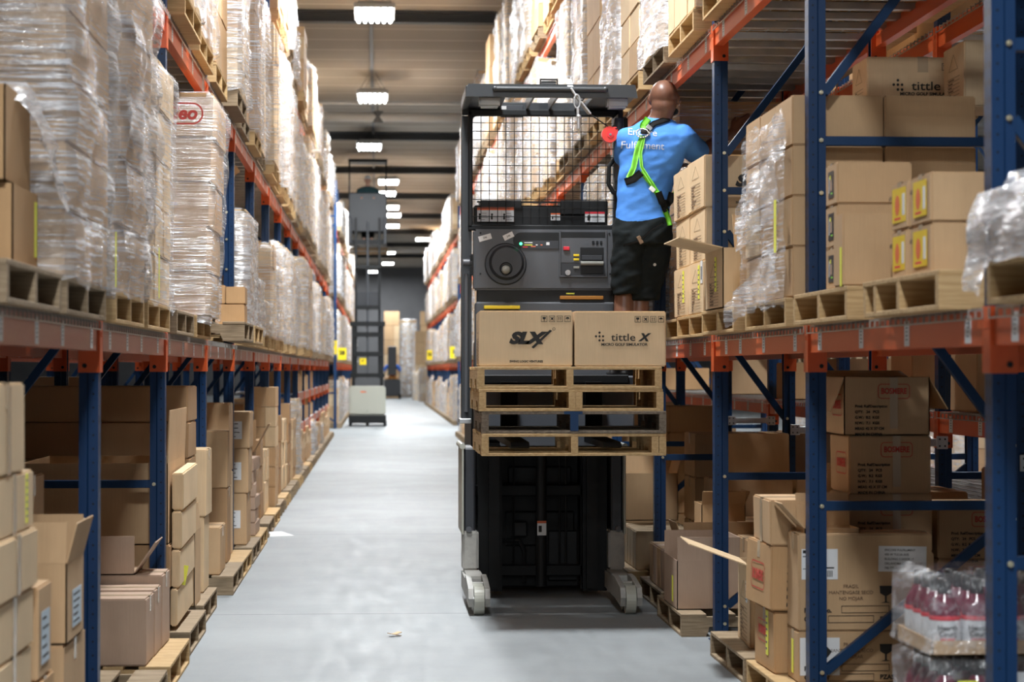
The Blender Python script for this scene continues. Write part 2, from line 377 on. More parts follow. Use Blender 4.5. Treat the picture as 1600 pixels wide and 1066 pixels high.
def pmark(o, face, u, v, b, name='printed_mark'):
    """b drawn in the xy plane; put it on a face"""
    W, D = o['w'], o['d']; off = .0022
    loc = {'cam': (u, -D / 2 - off, v), 'left': (-W / 2 - off, -u, v), 'right': (W / 2 + off, u, v)}[face]
    return b.build(name, o, loc, FR[face])
def ring_mark(w, h, t, mat, r=.25):
    b = B(); n = 6; R = r * h
    def pts(ww, hh, rr):
        out = []
        for cx, cy, a0 in ((ww / 2 - rr, hh / 2 - rr, 0), (-ww / 2 + rr, hh / 2 - rr, pi / 2), (-ww / 2 + rr, -hh / 2 + rr, pi), (ww / 2 - rr, -hh / 2 + rr, 1.5 * pi)):
            for k in range(n + 1):
                a = a0 + k * pi / 2 / n; out.append((cx + rr * cos(a), cy + rr * sin(a)))
        return out
    A = pts(w, h, R); Bq = pts(w - 2 * t, h - 2 * t, max(.001, R - t)); va = [b.bm.verts.new((x, y, 0)) for x, y in A]; vb = [b.bm.verts.new((x, y, 0)) for x, y in Bq]; i = b.mi(mat); N = len(A)
    for k in range(N): b.bm.faces.new((va[k], va[(k + 1) % N], vb[(k + 1) % N], vb[k])).material_index = i
    return b
def brand_print(o, face, u, v, size):
    """red outlined name as on the stacked cartons"""
    ptext(o, 'BOSMERE', face, u, v, size, 'ink_red', bold=size * .035, sx=.78)
    pmark(o, face, u, v, ring_mark(size * 4.1, size * 1.9, size * .09, 'ink_red'), 'printed_outline')
def spec_print(o, face, u, v, size=.022):
    for k, s in enumerate(('Prod. Ref/Description', 'QTY:   24   PCS', 'G.W.:  8.2  KGS', 'N.W.:  7.1  KGS', 'MEAS: 42 X 37 CM', 'MADE IN CHINA')):
        ptext(o, s, face, u, v - k * size * 1.5, size, 'ink', align='LEFT', bold=size * .03)
def care_icons(o, face, u, v, s=.032):
    """four boxed handling signs"""
    b = B()
    for k in range(4):
        x = k * s * 1.28; t = s * .07
        for (a0, a1, c0, c1) in ((-.5, .5, .43, .5), (-.5, .5, -.5, -.43), (-.5, -.43, -.5, .5), (.43, .5, -.5, .5)): b.box(x + a0 * s, x + a1 * s, c0 * s, c1 * s, 0, .0006, 'ink')
        if k == 0: b.prism([(x - .28 * s, .3 * s), (x - .24 * s, 0), (x - .04 * s, -.1 * s), (x - .04 * s, -.28 * s), (x - .15 * s, -.33 * s), (x + .15 * s, -.33 * s), (x + .04 * s, -.28 * s), (x + .04 * s, -.1 * s), (x + .24 * s, 0), (x + .28 * s, .3 * s)], 0, .0006, 'z', 'ink')
        if k == 1:
            for a in (pi / 4, -pi / 4): b.box(-.4 * s, .4 * s, -.05 * s, .05 * s, 0, .0006, 'ink', 0, Matrix.Translation((x, 0, 0)) @ Matrix.Rotation(a, 4, 'Z'))
            b.box(x - .12 * s, x + .2 * s, -.1 * s, .2 * s, 0, .0007, 'ink')
        if k == 2:
            for q in (-.16, .16):
                b.box(x + (q - .04) * s, x + (q + .04) * s, -.3 * s, .2 * s, 0, .0006, 'ink'); b.prism([(x + (q - .11) * s, .1 * s), (x + (q + .11) * s, .1 * s), (x + q * s, .34 * s)], 0, .0006, 'z', 'ink')
        if k == 3:
            b.prism([(x + .32 * s * cos(a * pi / 8), .0 + .30 * s * sin(a * pi / 8)) for a in range(9)], 0, .0006, 'z', 'ink'); b.box(x - .02 * s, x + .02 * s, -.3 * s, 0, 0, .0006, 'ink')
    pmark(o, face, u, v, b, 'handling_signs')
_g = 0
def golf_print(o, face, kind, W):
    """the two prints on the launch monitor cartons"""
    H = o['h']
    if kind == 'slx':
        ptext(o, 'SLX', face, -.005, H * .50, .082, bold=.006, shear=.30, sx=1.25)
        b = B(); b.prism([(.0, -.055), (.10, .04), (.112, .034), (.012, -.062)], 0, .0006, 'z', 'ink'); pmark(o, face, .028, H * .50 + .008, b, 'printed_swoosh')
        pmark(o, face, .150, H * .50 + .052, ring_mark(.016, .016, .002, 'ink', .5), 'printed_ball')
        ptext(o, 'SWING LOGIC VENTURES', face, -.0, H * .09, .0155, bold=.0006)
    else:
        ptext(o, 'tittle', face, .015, H * .52, .056, bold=.0004, sx=1.25); ptext(o, 'X', face, .125, H * .52, .056, bold=.003, shear=.3, sx=1.1)
        ptext(o, 'MICRO GOLF SIMULATOR', face, .02, H * .395, .020, bold=.0006, sx=1.08)
        b = B()
        for (x, y) in ((0, .024), (-.019, .004), (0, .004), (.019, .004), (0, -.018), (.019, -.018)): b.cyl((x, y, 0), (x, y, .0008), .0062, 'ink', 10)
        pmark(o, face, -.115, H * .53, b, 'printed_dots')
    care_icons(o, face, W / 2 - .155, H - .045, .033)
def manifest_print(o, face, wd, h):
    """faint ruled form with a triangle, printed on the carton ends"""
    b = B()
    for k in range(9): b.box(-wd * .36, wd * .36, h * (.50 - .055 * k), h * (.50 - .055 * k) + .0018, 0, .0005, 'ink_faint')
    for k in range(8): b.box(-wd * .3, -wd * .3 + wd * random.uniform(.1, .35), h * (.465 - .055 * k), h * (.465 - .055 * k) + .006, 0, .0005, 'ink_faint')
    a, c = (-wd * .26, h * .62), (wd * .26, h * .62); ap = (0, h * .86)
    for p, q in ((a, c), (c, ap), (ap, a)):
        v = Vector((q[0] - p[0], q[1] - p[1], 0)); b.box(0, v.length, -.0008, .0008, 0, .0005, 'ink_faint', 0, Matrix.Translation((p[0], p[1], 0)) @ Matrix.Rotation(atan2(v.y, v.x), 4, 'Z'))
    pmark(o, face, 0, 0, b, 'printed_form')

# ------------------------------------------------------------------ stretch wrapped loads
def film_mesh(w, d, h, rows, amp=.016, seed=0, lean=0, mat='film', ragged=.05, n=22, bulge=.010):
    """open sleeve around the cartons, rippled"""
    b = B(); bm = b.bm; k = b.mi(mat); per = []
    nw = max(6, int(n * w / 1.1)); nd = max(6, int(n * d / 1.1)); nh = max(10, int(n * h / 1.1)); a = w / 2 + .012; c = d / 2 + .012
    for i in range(nw): per.append((-a + 2 * a * i / nw, -c, 0, -1))
    for i in range(nd): per.append((a, -c + 2 * c * i / nd, 1, 0))
    for i in range(nw): per.append((a - 2 * a * i / nw, c, 0, 1))
    for i in range(nd): per.append((-a, c - 2 * c * i / nd, -1, 0))
    rings = []
    for j in range(nh + 1):
        f = j / nh; ring = []
        for (x, y, nx, ny) in per:
            z = f * (h + .01)
            if j == 0: z = -ragged * (.5 + noise.noise(Vector((x * 4, y * 4, seed * 3.1))))
            if j == nh: z += .012 * noise.noise(Vector((x * 6, y * 6, seed)))
            p = Vector((x * 3.0 + seed * 7, y * 3.0, z * 3.2)); q = noise.noise(p) * 1.0 + noise.noise(p * 2.7) * .6
            o = amp * q + bulge * abs(sin(pi * f * rows)) + amp * .35
            if j == nh: o = -.05
            elif j == 0: o += .01
            ring.append(bm.verts.new((x + nx * o + lean * (f - .3), y + ny * o, z)))
        rings.append(ring)
    N = len(per)
    for j in range(nh):
        for i in range(N): bm.faces.new((rings[j][i], rings[j][(i + 1) % N], rings[j + 1][(i + 1) % N], rings[j + 1][i])).material_index = k
    return b.mesh('stretch_wrap', True)
CT = ['card_tan', 'card_light', 'card_brown', 'card_tan', 'card_orange']
def load(x0, x1, y0, y1, z0, z1, nx, ny, nz, label, mat='card_tan', wrap='film', group=None, seed=None, amp=.016, lean=0, missing=(), tall=None, jit=.004, slips=None, bulge=.010, only=None):
    """a stretch wrapped block of cartons; cartons of the shell are parts"""
    sd = seed if seed is not None else random.random() * 50; rnd = random.Random(sd)
    w, d, h = abs(x1 - x0), abs(y1 - y0), z1 - z0; e = empty('wrapped_load', ((x0 + x1) / 2, (y0 + y1) / 2, z0), 0, label, 'wrapped load', group)
    cw, cd, ch = w / nx, d / ny, h / nz; me = {}
    for k in range(nz):
        for i in range(nx):
            for j in range(ny):
                if 0 < i < nx - 1 and 0 < j < ny - 1 and k < nz - 1: continue
                if (i, j, k) in missing: continue
                m = mat if rnd.random() < .8 else rnd.choice(CT)
                if m not in me: me[m] = carton_me(cw - .004, cd - .004, ch - .001, m)
                inst(me[m], 'carton', e, (-w / 2 + cw * (i + .5) + lean * ((k + .5) / nz - .3) + rnd.uniform(-jit, jit), -d / 2 + cd * (j + .5) + rnd.uniform(-jit, jit), ch * k), (0, 0, rnd.uniform(-.008, .008)))
    if wrap: inst(film_mesh(w, d, h, nz, amp, sd, lean, wrap, bulge=bulge), 'stretch_wrap', e)
    if slips:
        for (f, u, v, ww, hh, mm) in slips:
            b = B(); b.box(-ww / 2, ww / 2, -hh / 2, hh / 2, -.0006, .0006, mm)
            off = .045
            loc = {'cam': (u, -d / 2 - off, v), 'left': (-w / 2 - off, -u, v), 'right': (w / 2 + off, u, v)}[f]; b.build('paper_slip', e, loc, FR[f])
    e['w'] = w; e['d'] = d; e['h'] = h
    return e
FARP = []
def far_protos():
    for s, (mt, wr) in enumerate((('card_tan', 'film_flat'), ('card_light', 'film'), ('card_brown', 'film_heavy'), ('card_light', 'film_steep'), ('card_tan', 'film_heavy'), ('card_tan', None))):
        b = B(); rnd = random.Random(s); nx, ny, nz = rnd.choice([(3, 3, 5), (2, 3, 4), (3, 2, 6)])
        for i in range(nx):
            for j in range(ny):
                for k in range(nz):
                    if 0 < i < nx - 1 and 0 < j < ny - 1: continue
                    q = rnd.uniform(-.006, .006); b.box(-.5 + i / nx + .003 + q, -.5 + (i + 1) / nx - .003 + q, -.5 + j / ny + .003, -.5 + (j + 1) / ny - .003, k / nz, (k + 1) / nz - .004, rnd.choice([mt, mt, 'card_light']))
        FARP.append((b.mesh('carton_stack'), film_mesh(1, 1, 1, nz, .03, s * 9.7, 0, wr, n=12, bulge=.02) if wr else None))
def far_load(x0, x1, y0, y1, z0, z1, label, k=None, group=None):
    k = random.randrange(len(FARP)) if k is None else k; cm, fm = FARP[k]
    e = empty('wrapped_load' if fm else 'carton_pile', ((x0 + x1) / 2, (y0 + y1) / 2, z0), 0, label, 'wrapped load' if fm else 'boxes', group); e.scale = (abs(x1 - x0), abs(y1 - y0), z1 - z0)
    inst(cm, 'carton_stack', e)
    if fm: inst(fm, 'stretch_wrap', e)
    return e

# ------------------------------------------------------------------ pallet rack
RD = .90   # depth of the rack
FH = 5.95
def post_mesh(name, H=FH, mat='blue_steel'):
    # 76 wide (y), 72 deep (x): stepped sides, front face at x = 0
    p = [(0, -.038), (0, .038), (.036, .038), (.042, .032), (.072, .032), (.072, .020), (.066, .020), (.066, .026), (.036, .026), (.030, .030), (.006, .030), (.006, -.030), (.030, -.030), (.036, -.026), (.066, -.026), (.066, -.020), (.072, -.020), (.072, -.032), (.042, -.032), (.036, -.038)]
    return B().prism(p, .006, H, 'z', mat).mesh(name)
def brace_mesh(x0, z0, x1, z1):
    v = Vector((x1 - x0, 0, z1 - z0)); b = B(); L = v.length
    b.box(0, L, -.018, .018, -.019, .019, 'blue_plain', .002, Matrix.Translation((x0, 0, z0)) @ Matrix.Rotation(-atan2(v.z, v.x), 4, 'Y')); return b.mesh('brace')
BR = [(.07, .18, .84, .80), (.07, 2.13, .84, 1.10), (.07, 2.54, .84, 3.55), (.84, 3.85, .07, 4.9), (.07, .855, .84, .855), (.07, 2.345, .84, 2.345), (.07, 3.72, .84, 3.72), (.07, 5.1, .84, 5.1)]
_fr = {}
def frame_meshes():
    if _fr: return
    _fr['post'] = post_mesh('post'); _fr['rear'] = B().prism([(0, -.038), (0, .038), (.07, .032), (.07, -.032)], .006, FH, 'z', 'blue_steel').mesh('post')
    _fr['foot'] = B().box(-.02, .10, -.06, .06, 0, .006, 'blue_plain').mesh('foot_plate'); _fr['br'] = [brace_mesh(*q) for q in BR]
    _fr['bolt'] = B().cyl((0, -.0, 0), (0, -.010, 0), .0095, 'bolt_metal', 6).cyl((0, -.010, 0), (0, -.016, 0), .006, 'bolt_metal', 8).mesh('bolt')
    b = B(); b.box(0, .07, -.035, .035, .006, FH, 'blue_plain'); b.box(RD - .07, RD, -.035, .035, .006, FH, 'blue_plain')
    for q in BR:
        v = Vector((q[2] - q[0], 0, q[3] - q[1])); b.box(0, v.length, -.018, .018, -.019, .019, 'blue_plain', 0, Matrix.Translation((q[0], 0, q[1])) @ Matrix.Rotation(-atan2(v.z, v.x), 4, 'Y'))
    _fr['whole'] = b.mesh('rack_frame')
def frame(side, X, Y, label, detail=2, group=None):
    frame_meshes(); rz = 0 if side == 'right' else pi
    if detail == 0: return tag(inst(_fr['whole'], 'rack_frame', None, (X, Y, 0), (0, 0, rz)), label, 'rack frame', group)
    e = empty('rack_frame', (X, Y, 0), rz, label, 'rack frame', group)
    inst(_fr['post'], 'post', e); inst(_fr['post'], 'post', e, (RD, 0, 0), (0, 0, pi))
    inst(_fr['foot'], 'foot_plate', e); inst(_fr['foot'], 'foot_plate', e, (RD, 0, 0), (0, 0, pi))
    for m in _fr['br']: inst(m, 'brace', e)
    if detail == 2:
        s = -1 if side == 'right' else 1      # towards the camera
        for z in (.18, .09, .855, 2.13, 2.345, 2.54, 3.72, 4.9, 5.1): inst(_fr['bolt'], 'bolt', e, (.052, s * .030, z), (0, 0, 0 if s < 0 else pi))
        for z in (.8, 1.1, 2.345, 3.55): inst(_fr['bolt'], 'bolt', e, (RD - .052, s * .030, z), (0, 0, 0 if s < 0 else pi))
    return e
_bm = {}
def beam_meshes(L, faded):
    k = (round(L, 3), faded)
    if k in _bm: return _bm[k]
    m = 'faded_orange' if faded else 'orange_steel'
    bar = B().prism([(.004, -.10), (.004, 0), (.032, 0), (.032, -.035), (.048, -.035), (.048, -.10)], .038, L - .038, 'y', m).mesh('beam')   # profile in x,z ; runs along y
    c = B(); c.box(-.006, .0005, -.004, .036, -.18, .012, 'orange_steel', .001); c.box(-.006, .074, .0385, .0435, -.18, .012, 'orange_steel', .001); c.box(-.008, -.004, .006, .022, -.05, -.03, 'orange_steel')
    c.cyl((.05, .044, -.155), (.05, .046, -.155), .009, 'black_frame', 10)
    c2 = B(); c2.box(-.006, .0005, -.036, .004, -.18, .012, 'orange_steel', .001); c2.box(-.006, .074, -.0435, -.0385, -.18, .012, 'orange_steel', .001); c2.box(-.008, -.004, -.022, -.006, -.05, -.03, 'orange_steel')
    c2.cyl((.05, -.046, -.155), (.05, -.044, -.155), .009, 'black_frame', 10)
    _bm[k] = (bar, c.mesh('connector'), c2.mesh('connector')); return _bm[k]
LT = None
def beam(side, X, Y0, Y1, top, label, faded=False, tags=0, group=None, rear=False):
    """beam with front face at X, between frames at Y0 and Y1; front looks to the aisle"""
    global LT
    L = Y1 - Y0; bar, ca, cb = beam_meshes(L, faded)
    flip = (side == 'left') != rear; e = empty('shelf_beam', (X, Y1 if flip else Y0, top), pi if flip else 0, label, 'shelf beam', group)
    inst(bar, 'beam', e); inst(ca, 'connector', e); inst(cb, 'connector', e, (0, L, 0))
    if tags:
        if LT is None:
            b = B(); b.box(-.034, .034, -.042, .042, -.0005, .0005, 'paper')
            for q in range(4): b.box(-.014, .010 + .003 * (q % 2), -.022 + q * .013, -.018 + q * .013, .0005, .0009, 'conduit')
            LT = b.mesh('location_label')
        for q in range(tags): inst(LT, 'location_label', e, (.0035, L * (q + .5) / tags + random.uniform(-.12, .12), -.05), FR['left'])
    return e
_dk = {}
def deck(side, X, Y0, Y1, top, label, group=None, coarse=False):
    L = Y1 - Y0 - .01; k = (round(L, 3), coarse)
    if k not in _dk:
        b = B(); r = .0028; n = 8 if coarse else int(L / .075)
        for i in range(n + 1):
            y = -L / 2 + L * i / n; b.box(-.006, RD + .004, y - r, y + r, -.002, .004, 'deck_wire'); b.box(-.010, -.004, y - r, y + r, -.026, .004, 'deck_wire')
        for i in range(1 if coarse else 9):
            x = RD * i / 9 + .01; b.box(x - r, x + r, -L / 2, L / 2, .002, .008, 'deck_wire')
        b.box(-.011, -.005, -L / 2, L / 2, -.028, -.023, 'deck_wire')
        for i in range(4):
            y = -L / 2 + L * (i + .5) / 4; b.box(.03, RD - .03, y - .03, y + .03, -.035, -.002, 'galvanized')
        _dk[k] = b.mesh('wire_deck')
    return tag(inst(_dk[k], 'wire_deck', None, (X, (Y0 + Y1) / 2, top), (0, 0, 0 if side == 'right' else pi)), label, 'wire deck', group)
def spacer(x0, x1, y, z, label, group=None):
    b = B(); b.box(x0, x1, -.018, .018, -.02, .02, 'galvanized', .003); b.box(x0, x1, -.024, -.018, -.006, .006, 'galvanized'); o = b.build('row_spacer', None, (0, y, z), label=label, cat='row spacer', group=group)
    for xx in (x0 + .02, x1 - .02):
        p = B(); p.box(xx - .03, xx + .03, -.026, -.018, -.034, .034, 'galvanized', .002)
        for a in (-.014, .014):
            for c in (-.018, .018): p.cyl((xx + a, -.030, c), (xx + a, -.026, c), .005, 'black_frame', 6)
        p.build('end_plate', o)
    return o
# ================================================================== THE BUILDING
def struct(o): o['kind'] = 'structure'; return o
struct(B().box(-22, 22, -36, 121, -.05, 0, 'concrete').build('floor'))
struct(B().box(-22, 22, -36, 121, CEIL, CEIL + .1, 'ceiling_board').build('ceiling'))
struct(B().box(-22, 22, 120, 120.2, 0, CEIL, 'wall_dark').build('wall_far'))
struct(B().box(-22, 22, -36.2, -36, 0, CEIL, 'wall_light').build('wall_near'))
struct(B().box(-22.2, -22, -36, 121, 0, CEIL, 'wall_light').build('wall_left'))
struct(B().box(22, 22.2, -36, 121, 0, CEIL, 'wall_light').build('wall_right'))
for i, y in enumerate((-28, -11, -2, 7, 16, 25, 34.2, 51.7, 60.5, 69.5, 78.5, 87.5, 96.5, 106)):
    b = B(); b.box(-22, 22, y - .13, y + .13, CEIL - .035, CEIL, 'beam_steel'); b.box(-22, 22, y - .02, y + .02, CEIL - .17, CEIL - .03, 'beam_steel'); b.box(-22, 22, y - .10, y + .10, CEIL - .19, CEIL - .165, 'beam_steel')
    b.build('trim_%d' % (i + 1), kind='structure', label='dark steel roof beam crossing the ceiling')
for i, (y, r, z) in enumerate(((45.3, .10, CEIL - .38), (44.4, .04, CEIL - .2), (92, .07, CEIL - .6))):
    o = B().cyl((-22, y, z), (22, y, z), r, 'pipe_white', 12).build('ceiling_pipe', label=['thick white sprinkler pipe under the ceiling crossing above the aisle', 'thin pale pipe just before the thick white ceiling pipe', 'pale pipe high in front of the dark far wall'][i], cat='pipe')
    b = B()
    for x in range(-20, 21, 4): b.cyl((x, y, z), (x, y, CEIL), .012, 'conduit', 6); b.cyl((x, y, z - r - .02), (x, y, z + r + .02), r * 1.0 + .015, 'conduit', 8) if i == 0 and x % 8 == 0 else None
    b.build('pipe_hanger', o)
b = B(); b.box(-.14, -.08, 30, 84, CEIL - .05, CEIL - .0, 'conduit')
b.build('ceiling_conduit', label='dark conduit running along the ceiling from lamp to lamp', cat='conduit')
# ---- ceiling lamps
b = B(); b.box(-.30, .30, -.62, .62, .03, .10, 'pipe_white', .01); b.box(-.24, .24, -.45, .45, .10, .15, 'pipe_white')
m_house = b.mesh('housing')
b = B()
for k in range(6): x = -.235 + .094 * k; b.cyl((x, -.58, .012), (x, .58, .012), .024, 'tube_glow', 8)
m_tube = b.mesh('lamp_tubes')
b = B()
for x in (-.25, .25):
    for y in (-.5, .5): b.cyl((x, y, .1), (x * .2, y, .44), .004, 'conduit', 5)
m_wire = b.mesh('hanger_wire')
def fixture(x, y, label, group=None):
    e = empty('ceiling_lamp', (x, y, CEIL - .44), 0, label, 'ceiling lamp', group)
    inst(m_house, 'housing', e); inst(m_tube, 'lamp_tubes', e); inst(m_wire, 'hanger_wire', e); return e
q = 0
for (x, y) in AISLE_LAMPS:
    if y > 35:
        fixture(x, y, f'bright tube lamp above the main aisle, {ORD[q]} from the camera in view'); q += 1
    else: fixture(x, y, f'tube lamp above the main aisle near the camera, row place {ORD[AISLE_LAMPS.index((x, y))]}')
for i, (x, y) in enumerate(SIDE_LAMPS):
    place = ORD[i % 5] + ' from the camera' if i < 10 else 'nearest of all'; fixture(x, y, 'tube lamp above the neighbouring ' + ('right' if x > 0 else 'left') + ' aisle, ' + place)
fixture(.25, 64.5, 'small tube lamp just beyond the third lamp of the aisle'); fixture(.5, 73.5, 'small tube lamp beyond the fourth lamp of the aisle')
lamp(.25, 64.5, LAMP_W * .5)

# ================================================================== RACK ROWS
LX, RX = -1.03, 1.75
LY = [5.64 + 2.52 * i for i in range(-1, 17)]          # 3.12 .. 45.96
RY = [1.12, 3.63, 6.15, 8.79, 11.27, 13.73] + [13.73 + 2.48 * i for i in range(1, 14)]
LTOP = [1.58, 3.155, 4.75]; RTOP = [1.58, 3.20, 4.85]
LBX = LX - RD - .28; RBX = RX + RD + .28                # front faces of the rows behind
def row(side, X, Ys, tops, nm, near=24, faded_top=0, tagn=26, skip_levels=lambda i, l: False, rear=True, first_ord=0):
    for i, y in enumerate(Ys):
        if y < 3: continue
        frame(side, X, y, f'blue rack frame, {ORD[i - first_ord]} along the {nm}', 2 if y < near else (1 if y < 34 else 0), f'rack frames of the {nm}')
    for i in range(len(Ys) - 1):
        if Ys[i + 1] < 5: continue
        for l, t in enumerate(tops):
            if skip_levels(i, l): continue
            lv = ['first', 'second', 'third', 'fourth', 'fifth'][l]; bn = ORD[i - first_ord]
            beam(side, X, Ys[i], Ys[i + 1], t, f'{"faded red" if l == 0 and faded_top else "orange"} front beam, {lv} level, {bn} bay, {nm}', faded=(l == 0 and faded_top), tags=(4 if Ys[i] < tagn and l < 2 else 0), group=f'front shelf beams of the {nm}')
            if rear and Ys[i] < 34: beam(side, X + (RD if side == 'right' else -RD), Ys[i], Ys[i + 1], t, f'orange rear beam, {lv} level, {bn} bay, {nm}', rear=True, group=f'rear shelf beams of the {nm}')
            if Ys[i] < 34: deck(side, X + (.0 if side == 'right' else 0), Ys[i] + .03, (Ys[i] + Ys[i + 1]) / 2, t + .004, f'wire deck, near half, {lv} level, {bn} bay, {nm}', f'wire decks of the {nm}', coarse=Ys[i] > 20); deck(side, X, (Ys[i] + Ys[i + 1]) / 2, Ys[i + 1] - .03, t + .004, f'wire deck, far half, {lv} level, {bn} bay, {nm}', f'wire decks of the {nm}', coarse=Ys[i] > 20)
row('left', LX, LY, LTOP, 'left rack', faded_top=1, first_ord=1)
row('right', RX, RY, RTOP, 'right rack', first_ord=1)
# rows standing back to back behind them
BLY = [y for y in LY if 5 < y < 26]; BRY = [y for y in RY if 8 < y < 36]
row('left', LBX, BLY, [1.58, 3.155], 'rear left rack', near=0)
row('right', RBX, BRY, [.74, 1.18, 3.20], 'rear right rack', near=0)
for i, y in enumerate(RY[3:9]):
    spacer(RX + RD - .03, RBX + .03, y - .05, 1.03, f'galvanised spacer between back to back racks, {ORD[i]} frame, right', None)
for i, y in enumerate(LY[2:8]):
    spacer(LBX - .03, LX - RD + .03, y - .05, 1.03, f'galvanised spacer between back to back racks, {ORD[i]} frame, left', None)
# hand shelves low down in the far bays of the left rack
for i in range(10, len(LY) - 1):
    for z, s in ((1.10, 'upper'), (.68, 'lower')):
        beam('left', LX, LY[i], LY[i + 1], z, f'red front beam of the {s} hand shelf, {ORD[i - 1]} bay, left rack', faded=True, group='beams of the low hand shelves')
        B().box(-RD, 0, .04, 2.48, -.01, .004, 'galvanized').build('shelf_board', None, (LX - .01, LY[i], z + .004), label=f'grey {s} hand shelf board, {ORD[i - 1]} bay of the left rack', cat='shelf', group='boards of the low hand shelves')
        if s == 'upper' or True:
            if i > 12: continue
            y = LY[i] + .1; n = 0
            while y < LY[i + 1] - .35:
                wd = random.uniform(.22, .36); h = random.uniform(.18, .30); n += 1
                carton(LX - .02 - .4, LX - .02, y, y + wd, z + .012, z + .012 + h, f'small carton, {ORD[n - 1]} on {s} hand shelf, {ORD[i - 1]} bay, left rack', random.choice(['card_orange', 'card_tan', 'card_light']), tape=None, group='small cartons on the hand shelves'); y += wd + .06
# second section beyond the cross aisle
LY2 = [52.3 + 2.6 * i for i in range(15)]; RY2 = [55.0 + 2.6 * i for i in range(14)]; LX2, RX2 = -.98, 2.02
row('left', LX2, LY2, LTOP, 'far left rack', near=0); row('right', RX2, RY2, RTOP, 'far right rack', near=0)
# the rack on the other side of the neighbouring right aisle
NRY = [12 + 2.5 * i for i in range(11)]
row('right', 7.0, NRY, [1.5, 3.1], 'rack across the next aisle', near=0, rear=False)
far_protos()
PALS2 = []
for i in range(len(NRY) - 1):
    for s in (0, 1):
        y = NRY[i] + .12 + s * 1.2
        PALS2.append((7.45, y + .5, 0))
        far_load(7.1, 7.95, y, y + 1.02, .12, random.uniform(.9, 1.25), f'wrapped load on the floor, next aisle, {ORD[i]} bay, {"near" if s == 0 else "far"} half', group='floor loads across the next aisle')
        PALS2.append((7.45, y + .5, 1.51))
        far_load(7.08, 7.95, y, y + 1.02, 1.64, random.uniform(2.3, 2.7), f'wrapped load on first level, next aisle, {ORD[i]} bay, {"near" if s == 0 else "far"} half', group='raised loads across the next aisle')

PALS = []
def far_pallet(x, y, z): PALS.append((x, y, z))
def flush_pallets():
    whole = pallet_meshes('pallet_old')[3]; bm = bmesh.new()
    for (x, y, z) in PALS:
        n0 = len(bm.verts); bm.from_mesh(whole); bm.verts.ensure_lookup_table(); bmesh.ops.translate(bm, vec=(x, y, z), verts=bm.verts[n0:])
    me = bpy.data.meshes.new('wooden_pallets'); bm.to_mesh(me); bm.free(); me.materials.append(M['pallet_old'])
    o = inst(me, 'wooden_pallets'); tag(o, 'mass of distant wooden pallets under the far rack loads beyond the cross aisle', 'pallets', None, 'stuff')
# ================================================================== GENERIC LOADS
NH = ('near half', 'far half')
TONE = {'card_tan': 'tan', 'card_light': 'pale', 'card_brown': 'brown', 'card_pink': 'pinkish brown', 'card_orange': 'orange brown'}
LOOK = {'film': 'clear film wrapped', 'film_steep': 'diagonally film wrapped', 'film_heavy': 'milky film wrapped', 'film_flat': 'tightly film wrapped', 'film_thin': 'thinly wrapped', None: 'unwrapped'}
def bay_load(side, X, y, zt, top, where, i, s, near, wrap=None, mat=None, depth=1.12, wd=1.02, proud=.08, nxyz=None, pm=None, lean=0, grp=None, film_k='?', slips=None):
    """pallet + load in half bay s; X rack face, y near end"""
    sg = 1 if side == 'right' else -1; xf = X - sg * proud; xb = xf + sg * depth
    pm = pm or random.choice(['pallet_new', 'pallet_new', 'pallet_old'])
    if y > 30: far_pallet((xf + xb) / 2 + sg * .04, y + .51, zt + .008)
    else: pallet((xf + xb) / 2 + sg * .04, y + .51, zt + .008, f'{"pale" if pm == "pallet_new" else "weathered"} wooden pallet, {where}, {ORD[i]} bay, {NH[s]}', pm, parts=near, group=grp and 'pallets on the ' + where)
    if top is None: return
    mat = mat or random.choice(CT); k = wrap if film_k == '?' else film_k
    if k == 'rand': k = random.choice(['film', 'film_flat', 'film_steep', 'film_heavy'])
    z0 = zt + .129
    lab = f'{LOOK[k]} {TONE[mat]} carton load, {where}, {ORD[i]} bay, {NH[s]}'
    if near:
        nx, ny, nz = nxyz or random.choice([(2, 3, 5), (2, 2, 4), (3, 3, 5), (2, 3, 6)])
        return load(min(xf, xb), max(xf, xb), y, y + wd, z0, top, nx, ny, nz, lab, mat, k, amp=random.uniform(.014, .024), lean=lean, slips=slips)
    if k is None: kk = 5
    else: kk = {'film_flat': 0, 'film': 1, 'film_heavy': random.choice([2, 4]), 'film_steep': 3}[k]
    return far_load(min(xf, xb), max(xf, xb), y, y + wd, z0, top, lab, kk)
def level_fill(side, X, Ys, l, tops, where, i0, skip=(), hr=(1.0, 1.38), first_ord=1, near_y=19, wraps=('rand', 'rand', 'rand', 'rand', None)):
    for i in range(i0, len(Ys) - 1):
        for s in (0, 1):
            if (i, s) in skip: continue
            y = Ys[i] + .10 + s * 1.17 + random.uniform(0, .05); zt = tops[l]
            h = random.uniform(*hr)
            bay_load(side, X, y, zt, zt + .13 + h, where, i - first_ord, s, Ys[i] < near_y, wrap=random.choice(wraps), proud=random.uniform(.03, .12))
# ================================================================== LEFT RACK, first level, near bays
W1 = 'left rack first level'
def lpal(i, s, y, mat='pallet_new', zt=1.588, x=-1.585): return pallet(x, y + .5, zt, f'{"pale" if mat == "pallet_new" else "weathered"} wooden pallet, {W1}, {ORD[i]} bay, {NH[s]}', mat)
Z1 = 1.709
lpal(0, 0, 5.86, 'pallet_old'); lpal(0, 1, 6.98, 'pallet_old'); lpal(1, 0, 8.28); lpal(1, 1, 9.42); lpal(2, 0, 10.78, 'pallet_old'); lpal(2, 1, 11.95)
